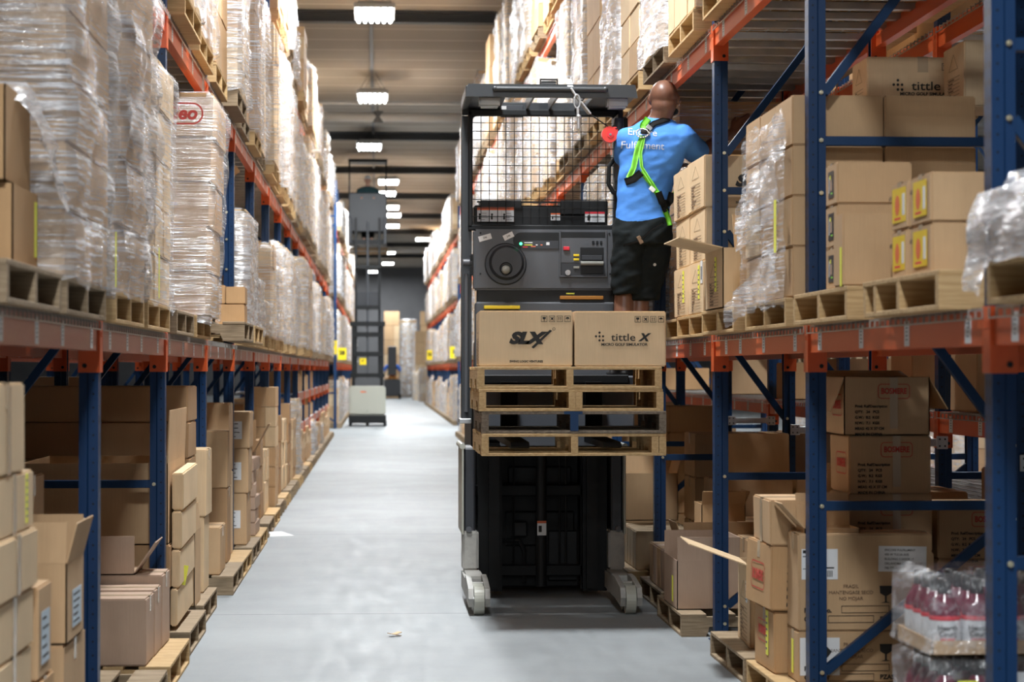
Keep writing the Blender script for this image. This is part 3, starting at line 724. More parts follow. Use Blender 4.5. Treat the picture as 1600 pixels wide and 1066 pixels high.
# tall open cartons under a flap of loose film at the left edge of the picture
open_carton(-1.42, -1.05, 6.35, 6.80, Z1, 1.95, 'tall tan carton at the left picture edge, lower of two, yellow tag', 'card_orange', flaps=((0, 0), (0, 0), (0, 0), (0, 0)))
sticker(bpy.data.objects[-1] if False else [o for o in bpy.data.objects if o.name.startswith('open_carton')][-1], 'right', .18, .13, .04, .17, 'yellow_tag', 'yellow_slip')
open_carton(-1.44, -1.07, 6.33, 6.78, 1.955, 2.235, 'tall tan carton at the left picture edge, upper of two', 'card_orange', flaps=((0, 0), (0, 0), (0, 0), (0, 0)))
carton(-2.02, -1.46, 6.3, 6.78, Z1, 2.0, 'brown carton behind the tall open cartons at the left edge', 'card_brown')
def loose_film(pts, width, label, mat='film_heavy', amp=.03, seed=1, n=18, m=8, thick=None):
    """a crumpled hanging piece of film along a path of (x,y,z) with a width vector"""
    b = B(); k = b.mi(mat); g = []; P = [Vector(p) for p in pts]; Wd = Vector(width)
    for i in range(n + 1):
        f = i / n * (len(P) - 1); a = min(int(f), len(P) - 2); c = P[a].lerp(P[a + 1], f - a); r = []
        for j in range(m + 1):
            q = c + Wd * ((j / m - .5) * (1 - .5 * (i / n)))
            d = noise.noise(q * 9 + Vector((seed * 5, 0, 0))) * amp + noise.noise(q * 22) * amp * .5
            r.append(b.bm.verts.new(q + Vector((d, d * .5, noise.noise(q * 11) * amp * .5))))
        g.append(r)
    for i in range(n):
        for j in range(m): b.bm.faces.new((g[i][j], g[i][j + 1], g[i + 1][j + 1], g[i + 1][j])).material_index = k
    return b.build('loose_film', smooth=True, label=label, cat='stretch film')
loose_film([(-1.30, 6.5, 2.245), (-1.06, 6.62, 2.25), (-1.0, 6.75, 2.08), (-.985, 6.93, 1.93)], (-.02, .30, .10), 'loose crumpled film draped over the upper tall carton at the left edge', seed=2)
# big wrapped load at the far left
load(-2.10, -.99, 6.98, 8.06, Z1, 3.0, 2, 2, 6, 'large clear wrapped brown carton load reaching the top left picture corner', 'card_tan', 'film', seed=3, amp=.028, slips=[('right', .42, .10, .03, .2, 'yellow_tag')], bulge=.018)
load(-2.08, -.98, 8.26, 9.32, Z1, 2.99, 2, 2, 5, 'diagonally wrapped leaning carton load just beyond the large left load', 'card_tan', 'film_steep', seed=8, amp=.034, lean=.05, bulge=.022)
loose_film([(-.955, 8.5, 2.55), (-.93, 8.8, 2.25), (-.925, 9.1, 2.0), (-.95, 8.75, 1.78)], (0.02, .34, .12), 'hanging torn sheet of film on the leaning left load', 'film_steep', .03, 5)
load(-2.08, -.99, 9.42, 10.5, Z1, 2.80, 2, 3, 5, 'film wrapped carton load with open cartons on top, left rack second bay', 'card_light', 'film_flat', seed=12, amp=.024, lean=.02, slips=[('right', -.46, .12, .03, .22, 'yellow_tag')])
g = load(-1.62, -.93, 11.98, 12.98, Z1, 2.93, 1, 2, 5, 'tightly wrapped carton stack with red oval print on its top carton', 'card_tan', 'film_flat', seed=21, amp=.012, lean=.05)
text('Geo', .10, (.20, -.54, 1.10), 'cam', 'ink_red', g, bold=.004, shear=.2); rm = ring_mark(.25, .12, .009, 'ink_red', .5).build('printed_outline', g, (.20, -.54, 1.10), FR['cam'])
carton(-1.62, -1.50, 11.6, 11.9, Z1, 2.13, 'narrow upright carton in front of the red printed wrapped stack', 'card_light', tape=None)
# fourth bay: loose cartons in front, whitish wrapped load behind
pallet(-1.42, 14.0, 1.588, f'weathered wooden pallet, {W1}, fourth bay, near half', 'pallet_old'); pallet(-1.42, 15.18, 1.588, f'pale wooden pallet, {W1}, fourth bay, far half')
for k, (xa, xb, za, zb, t) in enumerate(((-1.10, -.90, Z1, 1.855, 'lower'), (-1.03, -.90, 1.857, 1.975, 'upper right'), (-1.17, -1.035, 1.857, 1.985, 'upper left'))):
    carton(xa, xb, 14.85, 15.15, za, zb, f'small plain tan carton, {t} of three beside the fourth left post', 'card_orange', tape=None)
carton(-1.32, -1.12, 14.85, 15.2, Z1, 1.855, 'small plain tan carton left of the three by the fourth post', 'card_orange', tape=None)
bay_load('left', LX, 13.35, 1.58, 2.2, W1, 3, 0, True, wrap='film_heavy', mat='card_light', depth=.8, proud=-.25)
bay_load('left', LX, 15.9, 1.58, 2.58, W1, 4, 0, True, wrap='film_heavy', mat='card_light'); bay_load('left', LX, 17.05, 1.58, 2.15, W1, 4, 1, True, wrap='film_heavy', mat='card_light')
open_carton(-1.75, -1.25, 16.1, 16.6, 2.59, 2.78, 'open carton on top of the milky wrapped load, fifth left bay', 'card_orange')
bay_load('left', LX, 18.4, 1.58, 2.0, W1, 5, 0, False, wrap='film', mat='card_light'); bay_load('left', LX, 19.55, 1.58, 2.55, W1, 5, 1, False, wrap='film_flat')
level_fill('left', LX, LY, 0, LTOP, W1, 7, hr=(.7, 1.15))
level_fill('left', LX, LY, 1, LTOP, 'left rack second level', 3, skip=((3, 0),), hr=(1.0, 1.4), near_y=17)
bay_load('left', LX, 10.78, 3.155, 4.5, 'left rack second level', 2, 0, True, wrap='film_heavy', mat='card_light')
level_fill('left', LX, LY, 2, LTOP, 'left rack third level', 7, hr=(.5, .95), near_y=0)
for (i, h) in ((7, 1.5),):
    far_load(-1.8, -.93, 23.4, 24.3, 4.88 + .0, 6.3, 'tall silvery wrapped stack on top of the left rack', 4)

# ================================================================== LEFT RACK, floor level
def fpal(x, y, label, mat='pallet_old', parts=True, rz=0, L=PL): return pallet(x, y, 0, label, mat, rz, parts)
fpal(-1.56, 5.85, 'weathered floor pallet under the near left carton stack'); fpal(-1.56, 6.95, 'weathered floor pallet under the labelled cartons, left')
zs = [.121, .288, .455, .625, .79, .957, 1.125]
nm5 = ['lowest', 'second from bottom', 'third from bottom', 'fourth from bottom', 'fifth from bottom', 'sixth from bottom']
for k in range(6):
    c = carton(-1.62, -.985 + random.uniform(-.01, .01), 5.72, 6.36 + random.uniform(-.02, .02), zs[k], zs[k + 1] - .001, f'taped tan carton in the near left floor stack, {nm5[k]}', 'card_light', rz=random.uniform(-.015, .015), tape='x', tilt=0)
    sticker(c, 'right', .0, c['h'] / 2, .05, c['h'] * .98, 'tape', 'side_tape')
    if k == 5: sticker(c, 'right', .20, .09, .035, .14, 'yellow_tag', 'yellow_slip', 6, 'conduit')
c = carton(-1.55, -.99, 5.62, 6.2, 1.126, 1.375, 'taped tan carton on top of the near left floor stack', 'card_light'); sticker(c, 'right', .02, .12, .05, .24, 'tape', 'side_tape')
c = carton(-1.22, -.985, 6.42, 6.68, .50, .775, 'upright brown carton with blue white label beside the near left stack', 'card_tan', tape='y'); sticker(c, 'right', -.0, .12, .15, .155, 'paper_blue', 'shipping_label', 5)
carton(-1.5, -.985, 6.40, 6.72, .121, .498, 'brown carton under the upright labelled carton, left', 'card_orange')
c = open_carton(-1.40, -.975, 6.93, 7.32, .545, .80, 'open brown carton with raised corner flap and blue white label', 'card_tan', flaps=((1, -.2), (1, .1), (0, 0), (1, .25)), fl=.13); sticker(c, 'right', .02, .10, .20, .12, 'paper_blue', 'shipping_label', 5)
carton(-1.42, -.98, 6.90, 7.42, .30, .543, 'brown carton directly under the open labelled carton, left', 'card_tan'); c = carton(-1.42, -.97, 6.85, 7.42, .121, .298, 'lowest brown carton beside the first left post', 'card_orange'); sticker(c, 'right', .2, .08, .05, .12, 'yellow_tag', 'yellow_slip')
c = carton(-1.66, -1.20, 7.5, 7.95, .86, 1.04, 'brown carton with yellow slip, in shade behind the first left post', 'card_brown'); sticker(c, 'cam', .12, .09, .08, .15, 'yellow_tag', 'yellow_slip', 5, 'conduit')
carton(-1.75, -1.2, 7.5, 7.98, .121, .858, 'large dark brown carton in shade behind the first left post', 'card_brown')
carton(-1.45, -1.41, 7.0, 7.4, .80, .98, 'flat upright cardboard sheet behind the open labelled carton', 'card_pink', tape=None, name='cardboard_sheet')
# second bay
fpal(-1.50, 8.95, 'weathered floor pallet, second left bay, nearer one'); fpal(-1.50, 10.05, 'weathered floor pallet, second left bay, farther one', 'pallet_new')
carton(-1.56, -1.00, 9.55, 9.86, .122, .415, 'wide pinkish brown carton low beside the second left post, front one', 'card_pink'); carton(-1.56, -.995, 9.87, 10.15, .122, .42, 'wide pinkish brown carton just behind the front one, left floor', 'card_pink')
carton(-1.56, -.99, 10.16, 10.5, .122, .46, 'pinkish brown carton, third back from the wide front one', 'card_pink')
open_carton(-1.52, -1.12, 10.17, 10.5, .461, .47, 'open top with a tall raised flap above the wide pinkish cartons', 'card_pink', flaps=((1, .02), (0, 0), (1, .2), (1, .6)), fl=.17)
open_carton(-1.75, -1.03, 10.80, 11.75, .55, .95, 'big open brown carton with high rim behind the second left post', 'card_tan', flaps=((0, 0), (0, 0), (0, 0), (1, .04)), fl=.26)
carton(-1.78, -1.04, 10.8, 11.8, .122, .33, 'long brown carton lowest behind the second left post', 'card_tan'); carton(-1.76, -1.02, 10.78, 11.72, .331, .548, 'long printed brown carton under the big open carton, left', 'card_brown')
fpal(-1.52, 11.3, 'weathered floor pallet, third left bay, nearer one')
for k in range(4): carton(-1.02, -.985 + .008 * k, 10.85 + .02 * k, 11.75, .15 + .19 * k, .335 + .19 * k, f'crumpled folded carton against the pallet edge, {ORD[k]} from bottom, third left bay', 'card_light', tape=None, tilt=.02, name='folded_carton')
b = B(); b.box(-.012, .012, -.001, .001, -.10, 0, 'yellow_tag'); b.build('yellow_slip', None, (-.965, 11.1, .42), (.1, .15, .3), label='loose yellow green paper slip hanging from the left floor cartons', cat='paper slip')
# deep brown stack, third bay far half
fpal(-1.55, 12.52, 'weathered floor pallet, third left bay, farther one')
for k in range(6):
    for j, (xa, xb) in enumerate(((-1.52, -1.04), (-2.02, -1.535), (-2.55, -2.04))):
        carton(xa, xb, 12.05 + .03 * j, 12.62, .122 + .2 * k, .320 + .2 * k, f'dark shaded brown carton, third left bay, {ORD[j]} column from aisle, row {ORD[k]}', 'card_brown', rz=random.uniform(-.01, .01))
c = open_carton(-1.32, -.99, 11.92, 12.0 + .3, .122, .53, 'tall narrow open carton with printed flap, beside the third left post', 'card_tan', flaps=((1, .0), (0, 0), (0, 0), (1, -.1)), fl=.14); sticker(c, 'right', 0, .46, .1, .08, 'paper', 'printed_flap', 3) if False else None
carton(-1.40, -1.0, 12.66, 13.05, .122, .56, 'brown carton right behind the tall narrow open carton, left', 'card_light'); carton(-1.40, -.985, 12.66, 13.05, .561, .95, 'pale carton standing above at the third left post', 'card_light')
# fourth to sixth bays
spec4 = [(-1.38, -.985, 13.75, 14.25, .122, .42, 'card_tan', 'brown carton low on the fourth bay pallet, left'), (-1.5, -1.0, 14.6, 15.0, .122, .62, 'card_brown', 'tall brown carton behind the low one, fourth left bay'), (-1.5, -1.0, 14.6, 15.0, .621, 1.0, 'card_tan', 'brown carton upon the tall one, fourth left bay'), (-1.5, -1.02, 15.05, 15.5, .122, .70, 'card_light', 'narrow pale carton near the fourth left post'), (-1.5, -1.02, 15.05, 15.5, .701, 1.18, 'card_tan', 'narrow tan carton above near the fourth left post')]
for q in spec4: carton(*q[:6], q[7], q[6])
fpal(-1.5, 14.2, 'weathered floor pallet, fourth left bay, nearer one'); fpal(-1.5, 15.2, 'pale floor pallet, fourth left bay, farther one', 'pallet_new')
fpal(-1.5, 16.4, 'weathered floor pallet, fifth left bay, nearer one'); fpal(-1.5, 17.45, 'pale floor pallet, fifth left bay, farther one', 'pallet_new')
for k, (z0, z1) in enumerate(((.122, .50), (.501, .83), (.831, 1.10))):
    c = carton(-1.37, -.96 + .01 * k, 16.1, 16.6, z0, z1, f'brown carton with white label, {ORD[k]} from bottom of the fifth bay stack, left', 'card_tan'); sticker(c, 'cam', .11, (z1 - z0) * .5, .10, .13, 'paper', 'shipping_label', 4)
    carton(-1.85, -1.39, 16.1, 16.6, z0, z1, f'brown carton behind the labelled fifth bay stack, {ORD[k]} from bottom', 'card_brown')
for k in range(6): carton(-1.45, -.97 + random.uniform(0, .03), 17.0, 17.6, .122 + .1 * k, .22 + .1 * k, f'squashed flat bag-like carton, {ORD[k]} from bottom, fifth left bay', 'card_pink', tape=None, rz=random.uniform(-.04, .04), name='flat_carton')
open_carton(-1.45, -1.0, 17.65, 18.05, .122, .75, 'open carton with one slanting flap, fifth left bay far end', 'card_brown', flaps=((0, 0), (1, .2), (0, 0), (1, .5)), fl=.25)
def piles(side, X, Ys, i0, i1, nm, skip=(), hmax=1.3, first_ord=1, prefix='floor'):
    sg = 1 if side == 'right' else -1
    for i in range(i0, i1):
        for s in (0, 1):
            if (i, s) in skip: continue
            y = Ys[i] + .12 + s * 1.17; near = Ys[i] < 24; pm = random.choice(['pallet_new', 'pallet_old', 'pallet_old'])
            if Ys[i] > 30: far_pallet(X + sg * .48, y + .5, 0)
            else: pallet(X + sg * .48, y + .5, 0, f'{"pale" if pm == "pallet_new" else "weathered"} floor pallet, {ORD[i - first_ord]} bay, {NH[s]}, {nm}', pm, parts=Ys[i] < 20)
            if not near and True:
                far_load(X - sg * .03, X + sg * random.uniform(.8, 1.0), y, y + 1.0, .122, random.uniform(.45, .64) if (X == LX and i >= 10) else random.uniform(.7, hmax), f'cartons on the floor pallet, {ORD[i - first_ord]} bay, {NH[s]}, {nm}', random.choice([5, 5, 1, 4]))
                continue
            mt = random.choice(CT); rh = random.uniform(.17, .30); nr = int(random.uniform(.55, hmax - .12) / rh); cw = random.uniform(.38, .5); cl = random.choice([.33, .49])
            for c in range(2):
                for a in range(int(1.0 / cl)):
                    if c == 1 and a > 0: continue
                    n = max(1, nr - (random.random() < .3) - (c == 0 and random.random() < .3))
                    for r in range(n):
                        x0 = X + sg * (-.02 + c * (cw + .01)) + random.uniform(-.01, .01); x1 = x0 + sg * cw
                        carton(min(x0, x1), max(x0, x1), y + a * (cl + .005), y + a * (cl + .005) + cl, .122 + r * rh, .122 + (r + 1) * rh - .001, f'{TONE[mt]} carton, {ORD[i - first_ord]} bay {NH[s]} {nm}, column {ORD[c * 3 + a]}, row {ORD[r]}', mt, rz=random.uniform(-.015, .015), tape='x' if r == n - 1 else None)
piles('left', LX, LY, 6, 17, 'left rack', skip=())
far_load(-1.25, -.96, 20.6, 21.2, .122, 1.25, 'tall narrow tan carton standing beside the sixth left post', 5)
# shaded stock of the row behind the left rack
for i in range(0, 5):
    for s in (0, 1):
        y = LY[i + 1] + .15 + s * 1.15
        for r in range(random.choice([3, 4, 5])):
            for c in (0,):
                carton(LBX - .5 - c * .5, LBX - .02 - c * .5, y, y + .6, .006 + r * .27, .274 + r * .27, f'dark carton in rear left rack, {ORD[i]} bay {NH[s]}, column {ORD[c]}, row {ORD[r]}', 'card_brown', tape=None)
# signs at the rack ends
def sign(x, y, z, s, w, h, label, post):
    o = B().box(-w / 2, w / 2, -.004, .004, -h / 2, h / 2, 'sign_yellow').build('aisle_sign', None, (x, y, z), label=label, cat='sign')
    text(s, h * .42, (0, -.006, .02), 'cam', 'ink', o, bold=h * .02); B().box(-.01, .01, .004, .03, -h / 2, h / 2, 'galvanized').box(-.01, post, .02, .03, -.01, .01, 'galvanized').build('bracket', o); return o
sign(Xy(518, 45.9), 45.88, Zp(543, -.95, 45.9), '19', .23, .29, 'yellow sign reading 19 on the left rack end', -.2)
sign(Xy(534.5, 52.2), 52.2, Zp(553, -.85, 52.2), '28', .21, .29, 'yellow sign reading 28 on the far left rack', -.2)
sign(Xy(567, 66), 66, Zp(565, -.5, 66), '27', .2, .2, 'small yellow sign hanging behind the distant truck mast', -.3)
sign(Xy(710.5, 54.9), 54.9, Zp(551, 2, 54.9), '20', .24, .30, 'yellow sign reading 20 on the far right rack', .2)
sign(Xy(673.5, 68), 70, Zp(555, 1.6, 70), '26', .18, .32, 'smaller yellow sign farther back on the right', .4)
# ================================================================== far section fill
level_fill('left', LX2, LY2, 0, LTOP, 'far left rack first level', 0, hr=(.9, 1.3), first_ord=0, near_y=0)
level_fill('left', LX2, LY2, 1, LTOP, 'far left rack second level', 0, hr=(.9, 1.3), first_ord=0, near_y=0)
level_fill('left', LX2, LY2, 2, LTOP, 'far left rack third level', 0, hr=(.5, 1.0), first_ord=0, near_y=0)
level_fill('right', RX2, RY2, 0, RTOP, 'far right rack first level', 0, hr=(.9, 1.3), first_ord=0, near_y=0)
level_fill('right', RX2, RY2, 1, RTOP, 'far right rack second level', 0, hr=(.9, 1.3), first_ord=0, near_y=0)
level_fill('right', RX2, RY2, 2, RTOP, 'far right rack third level', 0, hr=(.6, 1.3), first_ord=0, near_y=0)
piles('left', LX2, LY2, 0, 14, 'far left rack', first_ord=0); piles('right', RX2, RY2, 0, 13, 'far right rack', first_ord=0)
for k, (pa, pb, y, pt) in enumerate(((600, 624, 108, 486), (625, 652, 112, 500), (657, 680, 112, 486), (649, 680, 104, 517), (655, 676, 96, 573), (645, 664, 100, 580))):
    xa, xb = Xy(pa, y), Xy(pb, y); zt = Zp(pt, xa, y); far_load(xa, xb, y, y + 1.2, .0, zt, f'tall carton stack before the far end wall, {ORD[k]} from the left', [5, 2, 5, 5, 0, 1][k])
# ================================================================== RIGHT RACK, first level
V1 = 'right rack first level'
ZR = 1.709
def rpal(y, label, mat='pallet_new', z=1.588, x=2.26, **k): return pallet(x, y + .5, z, label, mat, **k)
rpal(4.85, f'pale pallet , {V1}, at the right picture edge'); rpal(6.36, f'pale pallet under the yellow labelled cartons, {V1}', extra=.33); rpal(7.62, f'pale pallet under the dark labelled cartons, {V1}')
rpal(8.88, f'pale pallet under the tall wrapped load, {V1}', x=2.28); rpal(10.08, f'pale pallet under the open flapped carton, {V1}'); rpal(11.37, f'pale pallet under the printed carton columns, {V1}', x=2.31); rpal(12.55, f'pale pallet behind the printed carton columns, {V1}', x=2.34)
g = load(1.66, 2.7, 4.95, 5.82, ZR, 1.90, 2, 2, 1, 'low film covered load on the pallet at the right picture edge', 'card_pink', 'film_heavy', seed=31, amp=.035)
loose_film([(1.9, 5.70, 1.98), (1.72, 5.72, 1.93), (1.62, 5.75, 1.80), (1.60, 5.78, 1.62)], (0, .30, .05), 'bunched film hanging off the load at the right picture edge', 'film_heavy', .03, 9)
# yellow labelled cartons
def ylabel(c):
    s = sticker(c, 'left', -.0, c['h'] * .52, .17, c['h'] * .72, 'label_yellow', 'yellow_label', label='yellow label with a red round picture and white strip')
    b = B(); b.sph((-.02, 0, .0008), .03, 'warn_orange', 12, (1, 1.15, .02)); b.box(.045, .075, -.035, .035, .0006, .0012, 'paper'); b.box(-.055, .02, -.047, -.040, .0006, .0012, 'warn_red'); b.build('label_print', s)
    ptext(c, 'A12', 'left', -.11, c['h'] * .7, .02)
for (xa, xb, ya, yb, col) in ((1.70, 1.985, 6.60, 6.87, 'near'), (1.70, 1.99, 6.90, 7.12, 'far')):
    for r in (0, 1):
        c = carton(xa, xb, ya, yb, ZR + .157 * r, ZR + .157 * (r + 1) - .001, f'tan carton with yellow label, {"lower" if r == 0 else "upper"} of the {col} pair on its pallet', 'card_tan', rz=(.0, -.01, .015)[r + (col == 'far')]); ylabel(c)
for k in range(3):
    c = carton(1.692, 1.972, 7.93, 8.14, ZR + .157 * k, ZR + .157 * (k + 1) - .001, f'tan carton with dark label, {("lowest", "middle", "topmost")[k]} of three stacked', 'card_tan', rz=-.01)
    s = sticker(c, 'left', -.0, .078, .10, .10, 'label_dark', 'dark_label'); b = B(); b.box(-.012, .018, -.022, .018, .0006, .0012, 'card_pink'); b.box(-.02, .0, .02, .035, .0006, .0012, 'yellow_tag'); b.box(-.035, -.028, -.03, .03, .0006, .0012, 'paper'); b.box(.0, .03, -.036, -.030, .0006, .0012, 'lime_strap'); b.build('label_print', s)
c = carton(1.657, 1.835, 7.68, 7.84, ZR, ZR + .262, 'small upright plain carton in front of the three dark labelled cartons', 'card_tan', tape=None); sticker(c, 'left', .055, .07, .03, .14, 'yellow_tag', 'yellow_slip')
carton(1.99, 2.28, 7.75, 8.1, ZR, ZR + .17, 'plain carton at floor of its pallet right of the dark labelled cartons', 'card_tan')
# tall wrapped load (camera side: two columns of wide cartons)
g = load(1.70, 2.47, 8.86, 9.98, ZR, 2.545, 2, 3, 4, 'tall load of tan cartons with sheets of clear film on its aisle side', 'card_tan', None, seed=41, jit=.003, slips=[('left', .43, .30, .05, .22, 'yellow_tag')])
for n, (pa, wv, sd) in enumerate((([(1.672, 8.92, 2.40), (1.668, 9.25, 2.33), (1.66, 9.6, 2.20), (1.655, 9.95, 2.08)], (0, .06, .20), 3), ([(1.655, 8.95, 2.20), (1.655, 9.5, 2.12), (1.655, 9.96, 2.02)], (0, .02, .30), 5))):
    loose_film(pa, wv, f'{("upper", "lower")[n]} loose swathe of film across the top of the tall wrapped load', 'film_steep', .02, sd, 24, 10)
def film_sheet(w, h, seed, mat, amp=.02, nx=30, nz=30):
    b = B(); k = b.mi(mat); V = []
    for i in range(nx + 1):
        col = []
        for j in range(nz + 1):
            y, z = w * i / nx, h * j / nz; q = noise.noise(Vector((y * 5, z * 6 + y * 3, seed))) + .5 * noise.noise(Vector((y * 11 + z * 9, z * 16, seed + 4)))
            col.append(b.bm.verts.new((-amp * .6 - amp * q, y, z + .03 * noise.noise(Vector((y * 6, seed, j // 12))))))
        V.append(col)
    for i in range(nx):
        for j in range(nz): b.bm.faces.new((V[i][j], V[i + 1][j], V[i + 1][j + 1], V[i][j + 1])).material_index = k
    return b.mesh('stretch_wrap', True)
inst(film_sheet(1.13, .80, 4.4, 'film_thin', .018), 'stretch_wrap', g, (-.405, -.565, -.03)); pass
loose_film([(1.665, 9.0, 1.85), (1.64, 9.5, 1.75), (1.60, 9.95, 1.66)], (0, .05, .22), 'gathered tail of film at the foot of the tall wrapped load', 'film_steep', .025, 14, 22, 8)
# golf simulator cartons
def golf(x, y, z, kind, label, manifest='left', w=.517, d=.58, h=.279, rz=0, front=True):
    c = carton(x, x + w, y, y + d, z, z + h, label, 'card_light', rz=rz, tape='y')
    if front: golf_print(c, 'cam', kind, w)
    if manifest: manifest_print(c, manifest, d * .8, h)
    return c
golf(2.204, 9.70, 2.548, 'tx', 'pale printed carton lying on top of the tall wrapped load', d=.30)
golf(2.53, 9.25, 2.548, 'tx', 'carton upright beside the printed carton on top of the wrapped load', d=.35, h=.29, front=False)
c = open_carton(1.66, 2.16, 10.40, 10.95, ZR, 2.0, 'open printed carton with one flap sticking out over the aisle', 'card_light', flaps=((0, 0), (0, 0), (1, 1.35), (0, 0)), fl=.22)
b = B(); b.prism([(-.10, 0), (.25, 0), (.25, .19), (-.115, .20)], -.003, .003, 'y', 'card_light'); b.build('flap', c, (0, .272, .291))
manifest_print(c, 'left', .42, .26); sticker(c, 'left', .06, .17, .05, .17, 'yellow_tag', 'yellow_slip', 6, 'conduit')
for col, (y, nn) in enumerate(((11.38, 'near'), (12.02, 'far'))):
    for r in range(3):
        z = ZR - .0 + .2795 * r
        c = golf(1.715 + .01 * col + .01 * (r == 1), y, z, 'slx' if r > 0 else 'tx', f'printed pale carton, {("lowest", "middle", "topmost")[r]} of the {nn} column beyond the third right post', rz=(0, -.01, .008)[r])
        if r == 0: sticker(c, 'left', .12 - .02 * col, .17, .06, .18, 'yellow_tag', 'yellow_slip', 6, 'conduit')
        if r == 0 and col == 0: s = sticker(c, 'left', .22, .22, .07, .12, 'paper', 'barcode_label'); b = B(); [b.box(-.02 + k * .007, -.017 + k * .007, -.04, .03, .0006, .001, 'ink') for k in range(6)]; b.build('barcode', s)
load(1.84, 2.64, 13.16, 13.68, ZR, 3.05, 1, 1, 4, 'thin wrapped brown load the worker reaches towards', 'card_brown', 'film_thin', seed=51, amp=.02)
# beyond: right rack bays
for (i, s, wr, mt, tp) in ((5, 0, 'film_heavy', 'card_light', 2.6), (5, 1, 'film', 'card_tan', 2.9), (6, 0, 'film_flat', 'card_light', 2.95), (6, 1, 'film_heavy', 'card_light', 2.7)):
    bay_load('right', RX, RY[i] + .1 + s * 1.17, 1.58, tp, V1, i - 1, s, True, wrap=wr, mat=mt)
level_fill('right', RX, RY, 0, RTOP, V1, 7, hr=(.8, 1.35))
V2 = 'right rack second level'
bay_load('right', RX, 8.95, 3.2, 4.5, V2, 2, 0, True, wrap='film_heavy', mat='card_light', pm='pallet_new'); bay_load('right', RX, 10.1, 3.2, 4.4, V2, 2, 1, True, wrap='film', mat='card_tan', pm='pallet_new')
bay_load('right', RX, 11.42, 3.2, 4.35, V2, 3, 0, True, film_k=None, mat='card_light', pm='pallet_new', nxyz=(2, 4, 4)); bay_load('right', RX, 12.62, 3.2, 4.62, V2, 3, 1, True, wrap='film_heavy', mat='card_light', pm='pallet_old')
bay_load('right', RX, 13.85, 3.2, 4.2, V2, 4, 0, True, film_k=None, mat='card_light', pm='pallet_new', nxyz=(2, 2, 4)); bay_load('right', RX, 15.05, 3.2, 4.66, V2, 4, 1, True, wrap='film_heavy', mat='card_light', pm='pallet_new')
bay_load('right', RX, 16.3, 3.2, 4.45, V2, 5, 0, True, film_k=None, mat='card_tan', pm='pallet_new', nxyz=(2, 2, 3)); bay_load('right', RX, 17.5, 3.2, 4.6, V2, 5, 1, True, wrap='film_steep', mat='card_light')
level_fill('right', RX, RY, 1, RTOP, V2, 7, hr=(1.0, 1.4))
level_fill('right', RX, RY, 2, RTOP, 'right rack third level', 7, hr=(.9, 1.5), near_y=0)

# ================================================================== RIGHT RACK, floor level
FL = 'right floor'
pallet(2.24, 9.12, 0, 'pale floor pallet at the foot of the second right post', 'pallet_new'); pallet(2.24, 10.18, 0, 'weathered floor pallet just before the third right post', 'pallet_old'); pallet(2.2, 11.92, 0, 'weathered floor pallet just beyond the third right post', 'pallet_old')
pallet(2.24, 13.05, 0, 'weathered floor pallet before the fourth right post', 'pallet_old'); pallet(2.2, 14.35, 0, 'pale floor pallet just beyond the fourth right post', 'pallet_new'); pallet(2.2, 15.5, 0, 'pale floor pallet under the open carton stack by the truck', 'pallet_new')
pallet(2.3, 7.0, 0, 'weathered floor pallet under the bottle packs', 'pallet_old'); pallet(2.3, 8.1, 0, 'weathered floor pallet behind the bottle packs', 'pallet_old')
# red printed cartons
c = carton(1.67, 1.99, 9.14, 9.56, .121, .385, 'red printed carton at the pallet corner with a yellow slip, lowest', 'card_orange', rz=.02); brand_print(c, 'left', -.03, .16, .05); sticker(c, 'left', .07, .16, .05, .19, 'yellow_tag', 'yellow_slip', 6, 'conduit'); spec_print(c, 'cam', -.06, .17)
c = carton(1.64, 1.98, 9.12, 9.60, .388, .665, 'red printed carton leaning out over the aisle, middle of the pile', 'card_orange', rz=.05); c.rotation_euler = (0, .03, .05); brand_print(c, 'left', .0, .13, .062); spec_print(c, 'cam', -.10, .19)
c = carton(1.655, 2.0, 9.10, 9.55, .668, .86, 'tan taped carton on top of the leaning red printed carton', 'card_tan', rz=-.02); sticker(c, 'left', .0, .09, .055, .18, 'tape', 'side_tape')
c = open_carton(1.76, 1.99, 8.9, 9.08, .70, .755, 'narrow open carton with bent flap behind the second right post', 'card_tan', flaps=((0, 0), (1, .3), (1, .75), (0, 0)), fl=.14)
c = carton(1.725, 2.285, 8.865, 9.10, .335, .735, 'large brown carton with two white shipping papers behind the second right post', 'card_tan', rz=0)
s = sticker(c, 'cam', -.10 - .09, .275, .15, .125, 'paper', 'shipping_paper', 0); b = B(); b.box(-.07, -.01, .045, .058, .0006, .001, 'ink'); b.box(-.07, .0, .03, .034, .0006, .001, 'ink'); b.box(-.07, -.0, -.02, -.017, .0006, .001, 'ink'); b.box(.0, .06, -.018, -.012, .0006, .001, 'ink'); [b.box(.02 + k * .006, .023 + k * .006, -.052, -.026, .0006, .001, 'ink') for k in range(6)]; b.build('printed_lines', s)
s = sticker(c, 'cam', .155, .295, .20, .105, 'paper', 'address_paper', 0, rot=-.02)
for k, q in enumerate(('ENCORE FULFILLMENT', '400 W TULSA AVE', 'BUILDING 2 DOCK 17', 'OKLAHOMA CITY OK 73107', '745-775-4222')): inst(text_mesh(q, .0125, 'conduit', .0002, 0, 'LEFT'), 'printed_text', s, (-.075, .036 - k * .0185, .0008))
